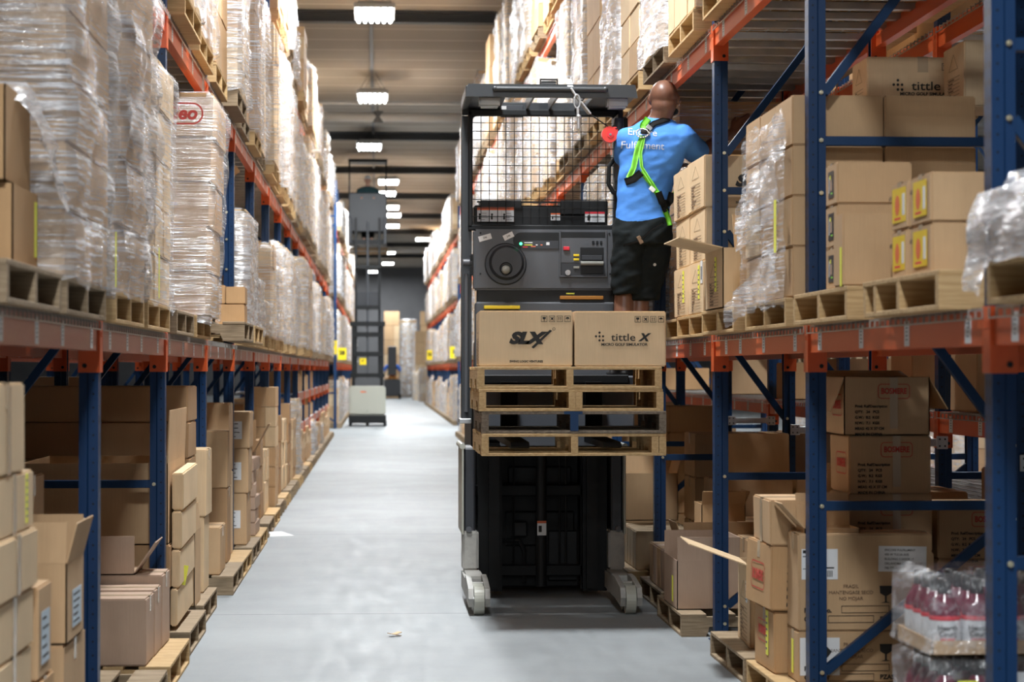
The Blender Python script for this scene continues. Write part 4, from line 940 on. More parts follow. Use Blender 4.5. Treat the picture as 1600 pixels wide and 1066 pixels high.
def pieza(c, z):
    ptext(c, 'PIEZA No.', 'cam', -.255, z, .026, align='LEFT', bold=.0012); ptext(c, 'CANT.', 'cam', -.255, z - .036, .026, align='LEFT', bold=.0012); ptext(c, 'PZAS', 'cam', .06, z - .036, .026, align='LEFT', bold=.0008)
    ptext(c, 'FRAGIL', 'cam', -.06, z + .098, .020, 'ink_faint'); ptext(c, 'MANTENGASE SECO', 'cam', -.06, z + .073, .020, 'ink_faint'); ptext(c, 'NO MOJAR', 'cam', -.06, z + .048, .020, 'ink_faint')
    pmark(c, 'cam', .0, z + .004, ring_mark(.20, .030, .0022, 'ink', .05), 'printed_frame'); pmark(c, 'cam', -.06, z - .036, ring_mark(.19, .030, .0022, 'ink', .05), 'printed_frame')
    b = B(); b.prism([(.03 * cos(a * pi / 8), .0 + .028 * sin(a * pi / 8)) for a in range(9)], 0, .0006, 'z', 'ink'); b.box(-.0015, .0015, -.04, 0, 0, .0006, 'ink'); pmark(c, 'cam', -.205, z + .07, b, 'umbrella_sign')
    b = B(); b.prism([(-.026, .03), (-.024, .0), (-.004, -.012), (-.004, -.035), (-.02, -.04), (.02, -.04), (.004, -.035), (.004, -.012), (.024, .0), (.026, .03)], 0, .0006, 'z', 'ink'); pmark(c, 'cam', .085, z + .07, b, 'glass_sign')
pieza(c, .085)
c2 = carton(1.725, 2.285, 8.865, 9.10, .121, .333, 'large brown carton with a white paper showing a black shape, bottom of pile', 'card_tan'); pieza(c2, .06)
s = sticker(c2, 'cam', -.19, .11, .165, .155, 'paper', 'picture_paper'); b = B(); b.prism([(-.05, -.05), (-.01, -.065), (.0, -.03), (.035, .0), (.05, .02), (.02, .05), (.0, .02), (-.02, -.03)], 0.0006, .001, 'z', 'ink'); b.build('printed_shape', s); sticker(c2, 'left', .0, .1, .04, .14, 'yellow_tag', 'yellow_slip')
carton(1.73, 2.3, 9.62, 9.66, .3, .8, 'flat cardboard sheet standing behind the red printed cartons', 'card_brown', tape=None, name='cardboard_sheet')
# dark stack of red printed cartons deeper in
for r in range(5):
    za, zb = .121 + .2515 * r, .121 + .2515 * (r + 1) - .001
    if r == 4:
        c = open_carton(2.005, 2.38, 9.27, 9.64, za, zb, 'topmost open red printed carton of the shaded stack with hanging flaps', 'card_tan', flaps=((0, 0), (1, 1.4), (1, 2.75), (1, 2.6)), fl=.16)
    else: c = carton(2.01 + .004 * r, 2.385 + .006 * (3 - r), 9.27, 9.64, za, zb, f'shaded red printed carton, {ORD[r]} from bottom of the deeper stack', 'card_tan', rz=.006 * (r % 2), tape=None)
    brand_print(c, 'cam', .03, .19, .034); brand_print(c, 'left', .05, .13, .05); spec_print(c, 'cam', -.14, .125, .016); sticker(c, 'cam', .03, .14, .035, .22, 'tape', 'side_tape')
for r in range(3):
    for j in range(2):
        c = carton(2.42 + .40 * j, 2.80 + .40 * j, 9.30, 9.7, .121 + .235 * r, .121 + .235 * (r + 1) - .001, f'shaded red printed carton right of the deeper stack, column {ORD[j]}, row {ORD[r]}', 'card_tan')
        brand_print(c, 'cam', .03, .17, .034); spec_print(c, 'cam', -.13, .11, .016)
open_carton(1.99, 2.24, 9.7, 10.0, .62, .86, 'open tan carton between the red printed piles, in shade', 'card_tan', flaps=((1, .5), (1, .2), (0, 0), (0, 0)), fl=.12)
# third pallet group
c = open_carton(1.73, 2.05, 9.98, 10.45, .121, .50, 'narrow printed open carton with a long flap pointing across the aisle', 'card_light', flaps=((0, 0), (0, 0), (1, 1.22), (1, .6)), fl=.30, rz=-.05, tilt=0); manifest_print(c, 'left', .4, .34); sticker(c, 'left', .12, .25, .06, .10, 'paper', 'shipping_label', 3)
loose_film([(1.98, 10.2, .62), (1.92, 10.2, .55), (1.9, 10.25, .47)], (.1, .12, 0), 'crumpled plastic sticking out of the narrow open carton', 'film_heavy', .04, 19, 8, 5)
carton(2.12, 2.6, 10.0, 10.5, .121, .42, 'brown carton behind the narrow printed open carton', 'card_brown'); carton(2.12, 2.55, 10.05, 10.5, .421, .66, 'tan carton upon the brown one, third right bay', 'card_tan')
carton(2.15, 2.75, 10.6, 11.1, .121, .55, 'wide brown carton in the third right bay', 'card_brown'); carton(2.2, 2.9, 10.55, 11.1, .551, .81, 'wide shaded carton with printed top, third right bay', 'card_brown')
c = open_carton(1.605, 1.945, 11.62, 12.15, .121, .385, 'pinkish open carton with three raised flaps on the weathered pallet', 'card_pink', flaps=((1, .03), (1, .02), (0, 0), (1, .02)), fl=.125); sticker(c, 'left', .1, .1, .05, .14, 'yellow_tag', 'yellow_slip')
open_carton(1.72, 2.2, 12.2, 12.55, .121, .42, 'brown open carton right behind the pinkish one', 'card_brown', flaps=((1, .02), (0, 0), (1, .3), (0, 0)), fl=.13)
for k in range(4): carton(1.66, 2.0, 12.58 + .17 * k, 12.74 + .17 * k, .121, .36, f'slim brown carton, {ORD[k]} of the slim row on the pallet, right floor', 'card_tan' if k % 2 else 'card_pink', tape=None)
carton(2.02, 2.5, 11.7, 12.2, .121, .48, 'tan carton right of the pinkish open carton', 'card_tan'); carton(2.1, 2.6, 12.6, 13.1, .121, .52, 'tan carton lower middle of the fourth right bay', 'card_tan')
c = open_carton(1.90, 2.16, 12.7, 13.0, .45, .62, 'small open carton before the stack, fourth right bay', 'card_orange', flaps=((1, .3), (0, 0), (0, 0), (1, .4)), fl=.08)
for r in range(2):
    for j in range(2):
        carton(2.05 + .5 * j, 2.53 + .5 * j, 13.15, 13.6, .121 + .31 * r, .43 + .31 * r, f'large tan carton, fourth right bay back row, column {ORD[j]}, row {ORD[r]}', 'card_tan')
c = carton(2.12, 2.52, 13.2, 13.6, .745, 1.02, 'tan carton with two pale red labels high in the fourth right bay', 'card_orange')
for q in (-.10, .1): sticker(c, 'left', q, .16, .09, .12, 'card_light', 'pale_label', 4, 'ink_red')
# beyond the fourth post
for k in range(5): carton(1.66, 2.05, 13.95 + .16 * k, 14.10 + .16 * k, .121, .37, f'slim pale carton, {ORD[k]} of the row beyond the fourth right post', 'card_light', tape=None)
c = carton(1.66, 2.05, 14.85, 15.3, .121, .375, 'brown carton with white label by the truck, lower one', 'card_tan'); sticker(c, 'left', .05, .14, .1, .14, 'paper', 'shipping_label', 4); sticker(c, 'left', -.1, .14, .05, .2, 'yellow_tag', 'yellow_slip')
c = carton(1.66, 2.0, 15.32, 15.8, .121, .42, 'brown carton with white label behind the lower one by the truck', 'card_tan'); sticker(c, 'left', .0, .16, .1, .14, 'paper', 'shipping_label', 4)
c = open_carton(1.665, 2.06, 14.86, 15.3, .376, .70, 'open brown carton with raised flaps beside the truck', 'card_tan', flaps=((0, 0), (1, .05), (1, .1), (1, .3)), fl=.11); sticker(c, 'left', .05, .14, .08, .14, 'paper', 'shipping_label', 4, 'ink_red')
for r in range(3):
    for j in range(2): carton(2.08 + .5 * j, 2.56 + .5 * j, 14.2, 14.7, .121 + .29 * r, .41 + .29 * r, f'carton inside the fifth right bay, column {ORD[j]}, row {ORD[r]}', 'card_tan')
piles('right', RX, RY, 6, 18, 'right rack')
# rear right row stock
def rear_stock(zl, h, nmz, p):
    for i in range(0, 6):
        for j in range(4):
            if random.random() > p: continue
            y = BRY[i] + .12 + j * .58 if i < len(BRY) - 1 else 0
            if not y: continue
            hh = random.uniform(h * .6, h); mt = random.choice(['card_brown', 'card_tan', 'card_orange'])
            carton(RBX + .04, RBX + .6, y, y + .5, zl, zl + hh, f'{TONE[mt]} carton on the {nmz} of the rear right rack, {ORD[i]} bay, {ORD[j]} place', mt, tape=None)
rear_stock(1.195, .34, 'upper shelf', .2); rear_stock(.755, .26, 'lower shelf', .25); rear_stock(.004, .5, 'floor', .35); rear_stock(3.215, .9, 'high level', .5)
# bottle packs
def bottle_meshes():
    prof = [(0.0, .0), (.044, .0), (.047, .006), (.047, .115), (.043, .135), (.026, .165), (.019, .178)]
    def lathe(pr, m, n=20):
        b = B(); k = b.mi(m); rings = []
        for r, z in pr: rings.append([b.bm.verts.new((max(r, .0005) * cos(2 * pi * i / n), max(r, .0005) * sin(2 * pi * i / n), z)) for i in range(n)])
        for a, c in zip(rings[:-1], rings[1:]):
            for i in range(n): b.bm.faces.new((a[i], a[(i + 1) % n], c[(i + 1) % n], c[i])).material_index = k
        return b
    body = lathe(prof, 'bottle_wine').mesh('bottle_body', True); cap = lathe([(0, .172), (.0205, .172), (.0205, .215), (.019, .222), (0, .222)], 'bottle_cap').mesh('cap', True)
    lab = lathe([(.0475, .028), (.0478, .030), (.0478, .095), (.0475, .097)], 'bottle_label').mesh('bottle_label', True); red = lathe([(.0476, .098), (.048, .099), (.048, .110), (.0476, .111)], 'warn_red').mesh('label_band', True)
    return body, cap, lab, red
BT = bottle_meshes()
def bottle(x, y, z, label, group, txt):
    e = empty('wine_bottle', (x, y, z), random.uniform(-.25, .25), label, 'bottle', group)
    inst(BT[0], 'bottle_body', e); inst(BT[1], 'cap', e); inst(BT[2], 'bottle_label', e); inst(BT[3], 'label_band', e)
    if txt: inst(text_mesh('Hearth', .021, 'ink', .0003), 'printed_text', e, (0, -.0492, .076), FR['cam']); inst(text_mesh('Court', .021, 'ink', .0003), 'printed_text', e, (0, -.0492, .058), FR['cam']); inst(text_mesh('RED WINE', .009, 'warn_red', .0004), 'printed_text', e, (0, -.0492, .041), FR['cam'])
for px_, (x0, nn) in enumerate(((1.652, 'left'), (1.99, 'right'))):
    for lv, z in enumerate((.31, .555)):
        y0 = 6.42; ln = ('lower', 'upper')[lv]
        tr = B(); tr.box(x0, x0 + .31, y0, y0 + .42, z, z + .004, 'card_tan'); tr.box(x0, x0 + .31, y0, y0 + .005, z, z + .045, 'card_tan'); tr.box(x0, x0 + .31, y0 + .415, y0 + .42, z, z + .045, 'card_tan'); tr.box(x0, x0 + .005, y0, y0 + .42, z, z + .045, 'card_tan'); tr.box(x0 + .305, x0 + .31, y0, y0 + .42, z, z + .045, 'card_tan')
        me = tr.mesh('carton_tray'); me.transform(Matrix.Translation((-x0 - .155, -y0 - .21, -z))); o = inst(me, 'carton_tray', None, (x0 + .155, y0 + .21, z)); tag(o, f'low cardboard tray of bottles, {ln} level of the {nn} pack by the nearest right post', 'tray')
        for i in range(3):
            for j in range(4):
                bottle(x0 + .056 + .099 * i, y0 + .060 + .1 * j, z + .005, f'dark red wine bottle, row {ORD[j]} from front, {ORD[i]} from left, {ln} tray, {nn} pack', f'bottles in the {ln} tray of the {nn} pack', j == 0)
        fm = film_mesh(.315, .425, .225, 1, .012, 60 + px_ * 3 + lv, 0, 'film_bag', n=40, bulge=.0, ragged=.0); fm.name = 'pack_film'
        tag(inst(fm, 'shrink_film', None, (x0 + .155, y0 + .21, z + .01)), f'crinkled clear film around the {ln} tray of the {nn} bottle pack', 'film')
    if px_ == 0:
        c = B().box(-.06, .06, -.0015, .0015, -.035, .035, 'paper').build('paper_slip', None, (x0 + .22, 6.385, .475), label='white barcode paper on the lower left bottle pack', cat='paper slip')
        c = B().box(-.03, .03, -.0015, .0015, -.03, .03, 'yellow_tag').build('yellow_slip', None, (x0 + .10, 6.385, .455), label='yellow slip on the lower left bottle pack', cat='paper slip')
carton(1.66, 1.96, 6.42, 6.84, .121, .305, 'carton under the left bottle pack at the nearest right post', 'card_tan'); carton(1.99, 2.30, 6.42, 6.84, .121, .305, 'carton under the right bottle pack at the nearest right post', 'card_tan')
# ================================================================== ORDER PICKING TRUCK
T = empty('order_picker_truck', (1.02, 13.4, 0), 0, 'dark grey order picking truck with mesh guard window and raised operator cabin', 'forklift')
def tp(b, name, parent=None, smooth=False, label=None):
    o = b.build(name, parent or T, smooth=smooth)
    if parent is None: o.location = (0, 0, 0)
    if label: o['label'] = label
    return o
# coordinates below are relative to the truck origin: x right, y away from the camera, z up
# base, mast and power unit
b = B(); b.box(-.42, .42, .55, 1.65, .05, 1.25, 'truck_dark', .03); tp(b, 'power_unit')
for s in (-1, 1):
    b = B(); b.prism([(s * .40, .05), (s * .40, .22), (s * .25, .22), (s * .25, .19), (s * .36, .19), (s * .36, .08), (s * .25, .08), (s * .25, .05)], .04, 2.22, 'z', 'truck_dark'); tp(b, 'mast_rail')
    b = B(); b.prism([(s * .335, .0), (s * .335, .12), (s * .27, .12), (s * .27, .0)], .06, .96, 'z', 'truck_dark'); tp(b, 'mast_rail')
b = B(); b.box(-.25, .25, .30, .50, .04, 1.20, 'truck_dark', .01); b.box(-.22, .22, .28, .31, .30, .52, 'truck_dark', .01); b.box(-.20, .20, .275, .30, .62, .80, 'black_plastic', .008); b.box(.05, .24, .27, .3, .08, .40, 'black_plastic', .01)
b.tube([(-.24, .24, .34), (-.13, .22, .34), (-.10, .22, .28), (-.10, .22, .08)], .012, 'black_plastic'); b.box(-.18, -.08, .23, .28, .36, .46, 'black_plastic', .01)
tp(b, 'mast_cover')
b = B(); b.cyl((-.0, .15, .06), (-.0, .15, 1.0), .034, 'black_plastic', 20).cyl((-.0, .15, .98), (0, .15, 1.04), .045, 'black_plastic', 20); cyo = tp(b, 'lift_cylinder')
b = B(); b.box(-.028, .028, .112, .1135, .38, .47, 'paper'); b.box(-.028, .028, .1115, .1125, .455, .47, 'warn_orange'); b.box(-.02, .0, .1112, .1122, .40, .44, 'ink', 0); tp(b, 'warning_label', cyo)
for z in (.12, .62): tp(B().box(-.42, .42, .19, .24, z, z + .07, 'truck_dark', .006), 'mast_crossbar')
for x in (-.17, .12, .16): tp(B().tube([(x, .2, .2), (x, .2, 1.25)], .007, 'black_plastic', 6), 'mast_hose')
# outriggers with load wheels
for s, lab in ((-1, 'left'), (1, 'right')):
    b = B(); xo = s * .50; xi = s * .40
    b.box(min(xo, s * .385), max(xo, s * .385), -.45, .15, .055, .18, 'truck_putty', .012, seg=2)
    b.prism([(-.62, .07), (-.93, .05), (-.955, .10), (-.92, .155), (-.62, .19), (-.42, .19), (-.42, .07)], min(xo, s * .47), max(xo, s * .47), 'x', 'truck_putty')
    b.prism([(-.62, .07), (-.93, .05), (-.955, .10), (-.92, .155), (-.62, .19), (-.42, .19), (-.42, .07)], min(s * .405, s * .375), max(s * .405, s * .375), 'x', 'truck_putty')
    b.box(min(xo, s * .375), max(xo, s * .375), -.70, -.66, .13, .17, 'truck_putty', .005)
    b.box(min(s * .50, s * .40), max(s * .50, s * .40), -.05, .14, .18, .42, 'truck_putty', .012, seg=2)
    out = tp(b, 'outrigger')
    w = B(); w.cyl((s * .408, -.87, .083), (s * .466, -.87, .083), .083, 'putty_green', 28); w.cyl((s * .408, -.70, .083), (s * .466, -.70, .083), .08, 'putty_green', 28); w.cyl((s * .395, -.87, .083), (s * .48, -.87, .083), .022, 'galvanized', 12)
    tp(w, 'load_wheel', out)
    f = B(); f.box(min(s * .505, s * .492), max(s * .505, s * .492), -.08, .5, .40, .93, 'putty_green', .004); f.cyl((s * .50, -.08, .94), (s * .50, .5, .94), .018, 'putty_green', 14); f.box(min(s * .49, s * .42), max(s * .49, s * .42), -.02, .5, .40, .93, 'panel_dark', .01); f.cyl((s * .46, -.06, .43), (s * .46, -.03, .43), .018, 'panel_grey', 12); tp(f, 'side_fender')
# operator platform: deep dark box behind the load, carriage and forks
b = B(); b.box(-.44, .54, -.60, .02, 1.30, 1.375, 'panel_dark', .01); b.box(-.40, .40, -.02, .03, .98, 1.80, 'panel_dark', .008); b.box(-.46, .46, -.62, -.60, 1.33, 1.38, 'black_plastic', .004); tp(b, 'platform')
tp(B().box(-.44, .50, -.57, -.54, 1.06, 1.30, 'skirt_grey', .01).box(-.30, .34, -.575, -.56, .96, 1.07, 'skirt_grey', .008), 'front_skirt')
b = B(); b.box(-.42, .42, .03, .26, 1.02, 1.60, 'black_plastic', .02); tp(b, 'carriage')
for s in (-1, 1):
    b = B(); b.prism([(-.64, .985), (-1.62, .985), (-1.68, .995), (-1.62, 1.018), (-.64, 1.025)], s * .25 - .05, s * .25 + .05, 'x', 'black_frame'); b.box(s * .25 - .05, s * .25 + .05, -.66, -.62, .985, 1.34, 'black_frame', .004); b.box(s * .25 - .05, s * .25 + .05, -.66, -.02, .985, 1.03, 'black_frame'); tp(b, 'fork')
# console
b = B(); b.box(-.43, .45, -.055, .10, 1.90, 2.275, 'panel_grey', .012, seg=2); b.box(-.41, .435, -.035, .05, 1.82, 1.905, 'black_plastic', .004); con = tp(b, 'console')
b = B(); b.box(-.42, .44, -.045, .12, 1.37, 1.828, 'panel_grey', .01); tp(b, 'console_base')
b = B(); b.box(.10, .37, -.050, -.03, 1.843, 1.866, 'amber_bar', .003); tp(b, 'amber_bar', con)
b = B(); b.box(.14, .19, -.044, -.03, 1.876, 1.884, 'yellow_tag'); tp(b, 'paper_tag', con)
y0 = -.056
b = B(); b.cyl((-.235, y0, 2.06), (-.235, y0 - .012, 2.06), .13, 'panel_dark', 40, .122); sw = tp(b, 'steering_ring', con)
b = B(); b.cyl((-.23, y0 - .012, 2.068), (-.23, y0 - .045, 2.068), .108, 'panel_dark', 40, .092); b.cyl((-.235, y0 - .045, 2.03), (-.235, y0 - .055, 2.03), .040, 'black_plastic', 24, .034); tp(b, 'steering_wheel', con)
tp(B().sph((-.238, y0 - .075, 2.022), .027, 'knob_grey', 18), 'steering_knob', con, True)
# dash recess
b = B(); b.prism([(-.14 + .05 * cos(a), 2.205 + .05 * sin(a)) for a in [pi / 2 + k * pi / 10 for k in range(11)]] + [(.10, 2.155), (.10, 2.255)], y0 - .003, y0 - .0005, 'y', 'black_plastic'); b.box(-.14, .09, y0 - .006, y0 - .003, 2.155, 2.205, 'panel_dark'); tp(b, 'display_recess', con)
b = B(); b.cyl((-.142, y0 - .006, 2.185), (-.142, y0 - .011, 2.185), .009, 'led_green', 12); tp(b, 'status_light', con)
b = B()
for k, (x, z, w_, m_) in enumerate(((-.12, 2.192, .05, 'paper'), (-.12, 2.178, .05, 'yellow_tag'), (-.13, 2.165, .03, 'warn_red'), (-.05, 2.178, .012, 'paper'), (-.02, 2.178, .012, 'led_print'), (.015, 2.18, .02, 'paper'), (-.08, 2.168, .03, 'led_print'))): b.box(x, x + w_, y0 - .0075, y0 - .006, z - .003, z + .003 + (.012 if k == 5 else 0), m_)
tp(b, 'display_print', con)
for (x, z, a, w_) in ((-.362, 2.222, .28, .08), (-.218, 2.232, .45, .065)):
    q = B(); q.box(-w_ / 2, w_ / 2, -.001, .001, -.017, .017, 'paper'); o = tp(q, 'white_sticker', con); o.location = (x, y0 - .003, z); o.rotation_euler = (0, -a, 0); t_ = inst(text_mesh('246', .016, 'conduit', .0003), 'printed_text', o, (0, -.0015, 0), FR['cam'])
b = B(); b.box(.10, .385, y0 - .004, y0 - .0, 1.99, 2.255, 'panel_dark', .003); b.box(.095, .105, y0 - .014, y0, 1.985, 2.27, 'panel_grey', .002); b.box(.095, .39, y0 - .014, y0, 1.98, 1.99, 'panel_grey', .002); b.box(.38, .39, y0 - .012, y0, 1.985, 2.27, 'panel_grey', .002); b.box(.105, .38, y0 - .006, y0 - .002, 2.225, 2.258, 'black_plastic'); b.box(.105, .38, y0 - .006, y0 - .003, 2.07, 2.222, 'panel_grey'); tp(b, 'control_panel', con)
b = B(); b.box(.225, .37, y0 - .010, y0 - .004, 2.0, 2.165, 'black_plastic', .003); tp(b, 'grip_recess', con)
b = B(); b.cyl((.225, y0 - .03, 2.065), (.365, y0 - .03, 2.065), .013, 'knob_grey', 16); b.box(.232, .36, y0 - .02, y0 - .008, 2.085, 2.115, 'panel_dark', .002); tp(b, 'throttle_grip', con)
b = B(); b.box(.12, .158, y0 - .02, y0 - .005, 2.145, 2.168, 'warn_red', .003); tp(b, 'red_button', con)
b = B()
for z in (2.108, 2.082, 2.033): b.box(.183, .218, y0 - .014, y0 - .005, z, z + .014, 'label_yellow' if z > 2.05 else 'knob_grey', .002)
for k in range(3): b.box(.298 + k * .024, .313 + k * .024, y0 - .012, y0 - .004, 2.182, 2.205, 'black_plastic', .003)
tp(b, 'switches', con)
b = B(); b.cyl((.147, y0 - .004, 2.008), (.147, y0 - .022, 2.008), .017, 'chrome', 20); b.box(.143, .151, y0 - .034, y0 - .020, 1.995, 2.022, 'chrome'); tp(b, 'key_switch', con)
b = B()
for (x, z) in ((-.39, 2.25), (-.39, 2.0), (.405, 2.25), (.41, 2.0), (.10, 2.245)): b.cyl((x, y0, z), (x, y0 - .004, z), .006, 'black_frame', 8)
tp(b, 'panel_screws', con)
b = B(); b.cyl((-.44, -.03, 2.07), (-.495, -.03, 2.07), .022, 'panel_grey', 16)
for k in range(9): b.box(-.455, -.435, -.055, -.02, 2.0 + k * .013, 2.007 + k * .013, 'black_plastic')
b.box(-.45, -.436, -.05, -.02, 1.99, 2.12, 'black_plastic'); tp(b, 'side_knob')
b = B(); b.box(-.37, -.15, -.12, -.045, 1.782, 1.803, 'yellow_plastic', .003); tp(b, 'yellow_tray')
# cabin posts, window frame, guard roof
for s in (-1, 1):
    b = B(); b.prism([(s * .44, .03), (s * .50, .03), (s * .505, .09), (s * .44, .10)], 1.08 if s < 0 else 1.37, 2.98, 'z', 'guard_black'); tp(b, 'cabin_post')
b = B(); b.box(-.52, -.445, -.04, .16, 1.08, 1.11, 'galvanized', .003); tp(b, 'post_bracket')
tp(B().cyl((-.475, -.01, 1.15), (-.475, -.01, 2.0), .012, 'panel_grey', 10), 'gas_strut')
b = B(); zt, zb, xl, xr = 2.99, 2.305, -.435, .445; t_ = .028
b.box(xl - t_, xr + t_, .0, .05, zt - .01, zt + .03, 'black_frame', .006); b.box(xl - t_, xr + t_, .0, .05, zb - .035, zb, 'black_frame', .006); b.box(xl - t_, xl, .0, .05, zb - .02, zt + .02, 'black_frame', .006); b.box(xr, xr + t_, .0, .05, zb - .02, zt + .02, 'black_frame', .006)
for (cx, cz, a0) in ((xl + .03, zt - .04, pi / 2), (xr - .03, zt - .04, 0), (xl + .03, zb + .03, pi), (xr - .03, zb + .03, 1.5 * pi)):
    pts = [(cx + .03 * cos(a0 + k * pi / 12), cz + .03 * sin(a0 + k * pi / 12)) for k in range(7)]; ox = cx + (.035 if cos(a0 + pi / 4) > 0 else -.035); oz = cz + (.035 if sin(a0 + pi / 4) > 0 else -.035); b.prism(pts + [(ox, oz)], .005, .045, 'y', 'black_frame')
tp(b, 'window_frame')
b = B(); n = 17
for k in range(1, n): x = xl + (xr - xl) * k / n; b.cyl((x, .022, zb), (x, .022, zt), .0024, 'black_frame', 6)
for k in range(1, 13): z = zb + (zt - zb) * k / 13; b.cyl((xl, .018, z), (xr, .018, z), .0024, 'black_frame', 6)
tp(b, 'wire_mesh')
b = B(); b.box(-.42, .42, .18, .40, 2.30, 2.44, 'black_plastic', .01); b.box(-.38, -.12, .16, .42, 2.42, 2.47, 'black_plastic', .006); b.box(.12, .42, .16, .42, 2.38, 2.47, 'black_plastic', .006); b.box(-.40, .40, .17, .2, 2.455, 2.465, 'black_frame'); mh = tp(b, 'mast_head')
def warn(x0, x1, z0, z1, head, parent, n=1):
    b = B(); y = .158; b.box(x0, x1, y - .001, y, z0, z1, 'paper'); b.box(x0, x1, y - .0018, y - .0008, z1 - (z1 - z0) * .2, z1, head)
    for k in range(n):
        a = x0 + (x1 - x0) * k / n; w_ = (x1 - x0) / n; b.box(a + w_ - .001, a + w_, y - .0018, y, z0, z1, 'conduit')
        if k != 1 or n == 1:
            for q in range(4): b.box(a + w_ * .35, a + w_ * random.uniform(.6, .92), y - .0018, y - .0009, z0 + (z1 - z0) * (.12 + .15 * q), z0 + (z1 - z0) * (.15 + .15 * q), 'conduit')
        b.cyl((a + w_ * .2, y - .0022, z0 + (z1 - z0) * .5), (a + w_ * .2, y, z0 + (z1 - z0) * .5), w_ * .09, 'ink', 10)
        b.box(a + w_ * .12, a + w_ * .26, y - .002, y - .001, z0 + (z1 - z0) * .15, z0 + (z1 - z0) * .42, 'ink', 0, None)
    tp(b, 'warning_label', parent)
warn(-.40, -.17, 2.335, 2.425, 'warn_orange', mh, 3); warn(.06, .12, 2.345, 2.39, 'warn_orange', mh, 1); warn(.275, .40, 2.335, 2.40, 'warn_red', mh, 1)
# overhead guard, open frame: front edge nearer the camera
b = B(); yF, yR, zG = -.62, .10, 3.02
b.prism([(-.505, zG), (-.49, zG + .075), (.50, zG + .075), (.515, zG)], yF, yF + .05, 'y', 'guard_black'); b.box(-.50, .505, yR - .05, yR, zG - .03, zG + .05, 'guard_black', .006)
for s in (-1, 1): b.box(min(s * .503, s * .46), max(s * .503, s * .46), yF + .03, yR, zG + .002, zG + .07, 'guard_black', .006); b.box(min(s * .47, s * .26), max(s * .47, s * .26), yF + .03, yR - .03, zG + .01, zG + .05, 'panel_dark', .004)
gd = tp(b, 'overhead_guard')
for x in (-.10, .04, .20): tp(B().box(x - .006, x + .006, yF + .03, yR - .03, zG - .0, zG + .06, 'panel_grey'), 'roof_bar', gd)
tp(B().cyl((-.33, yF - .012, zG + .045), (.32, yF - .012, zG + .045), .016, 'guard_black', 14).sph((-.33, yF - .012, zG + .045), .018, 'guard_black').sph((.32, yF - .012, zG + .045), .018, 'guard_black'), 'grab_bar', gd)
for x in (-.36, .40):
    tp(B().box(x - .062, x + .062, yF + .055, yF + .15, zG - .055, zG + .012, 'lens', .012, seg=2), 'work_light', gd, label='pale rectangular light lens')
b = B(); b.box(-.26, -.12, yR - .058, yR - .049, zG - .045, zG + .03, 'panel_dark', .002); b.box(-.255, -.225, yR - .060, yR - .057, zG - .04, zG + .025, 'pipe_white'); b.box(-.21, -.15, yR - .060, yR - .057, zG - .02, zG - .012, 'panel_grey'); tp(b, 'control_box', gd)
# hook anchor on the roof
b = B(); b.box(-.09, .14, -.30, -.22, zG + .07, zG + .085, 'guard_black'); b.box(-.04, .07, -.27, -.26, zG + .145, zG + .155, 'black_frame'); b.box(-.04, -.032, -.27, -.26, zG + .08, zG + .15, 'black_frame'); b.box(.062, .07, -.27, -.26, zG + .08, zG + .15, 'black_frame'); b.cyl((-.03, -.24, zG + .115), (.06, -.24, zG + .115), .03, 'black_plastic', 16); tp(b, 'roof_anchor', gd)
# right grab handle with curved lower end
b = B(); b.cyl((.435, -.33, 2.50), (.435, -.33, 2.93), .030, 'panel_dark', 20); b.box(.405, .47, -.36, -.30, 2.49, 2.58, 'black_plastic', .012, seg=2); b.tube([(.42, -.33, 2.70), (.375, -.33, 2.64), (.372, -.33, 2.53), (.40, -.33, 2.48), (.46, -.33, 2.475), (.50, -.33, 2.50)], .013, 'black_plastic', 10); b.box(.43, .46, -.33, .05, 2.92, 2.96, 'black_plastic'); b.box(.43, .46, -.33, .05, 2.5, 2.53, 'black_plastic')
for x in (.415, .44, .46): b.cyl((x, -.36, 2.545), (x, -.364, 2.545), .006, 'black_frame', 8)
tp(b, 'grab_handle')
b = B(); b.box(.445, .53, .02, .12, 2.30, 2.98, 'black_plastic', .01); tp(b, 'cabin_side_pillar')
b = B(); b.box(.45, .50, -.02, .06, 1.95, 2.06, 'panel_dark', .005); tp(b, 'side_buckle')

# fall arrest gear
SR = empty('fall_arrest_reel', (1.375, 12.80, 2.80), 0, 'red fall arrest reel hanging beside the worker with strap to the guard roof', 'safety reel')
tp(B().cyl((-.008, -.032, 0), (-.008, .032, 0), .047, 'red_block', 28).box(-.05, .055, -.028, .028, -.034, .034, 'red_block', .014, seg=3).box(-.03, .035, -.032, .032, .036, .044, 'red_block', .003), 'reel_housing', SR)
tp(B().cyl((-.005, -.03, 0), (-.005, -.036, 0), .019, 'warn_red', 20).cyl((-.005, -.036, 0), (-.005, -.039, 0), .007, 'chrome', 12), 'reel_button', SR)
P0 = Vector((1.13, 12.86, 3.135)); pts = [P0, Vector((1.135, 12.76, 3.07)), Vector((1.19, 12.76, 2.99)), Vector((1.25, 12.78, 2.92))]
o = B()
for a, c in zip(pts[:-1], pts[1:]):
    d = (c - a); o.box(-.018, .018, -.006, .006, 0, d.length, 'strap_grey', .003, Matrix.Translation(a - Vector(SR.location)) @ d.to_track_quat('Z', 'Y').to_matrix().to_4x4())
tp(o, 'strap', SR)
o = B(); o.tube([Vector((1.25, 12.78, 2.92)) - SR.location, Vector((0, 0, .04))], .004, 'black_frame'); tp(o, 'cable', SR)
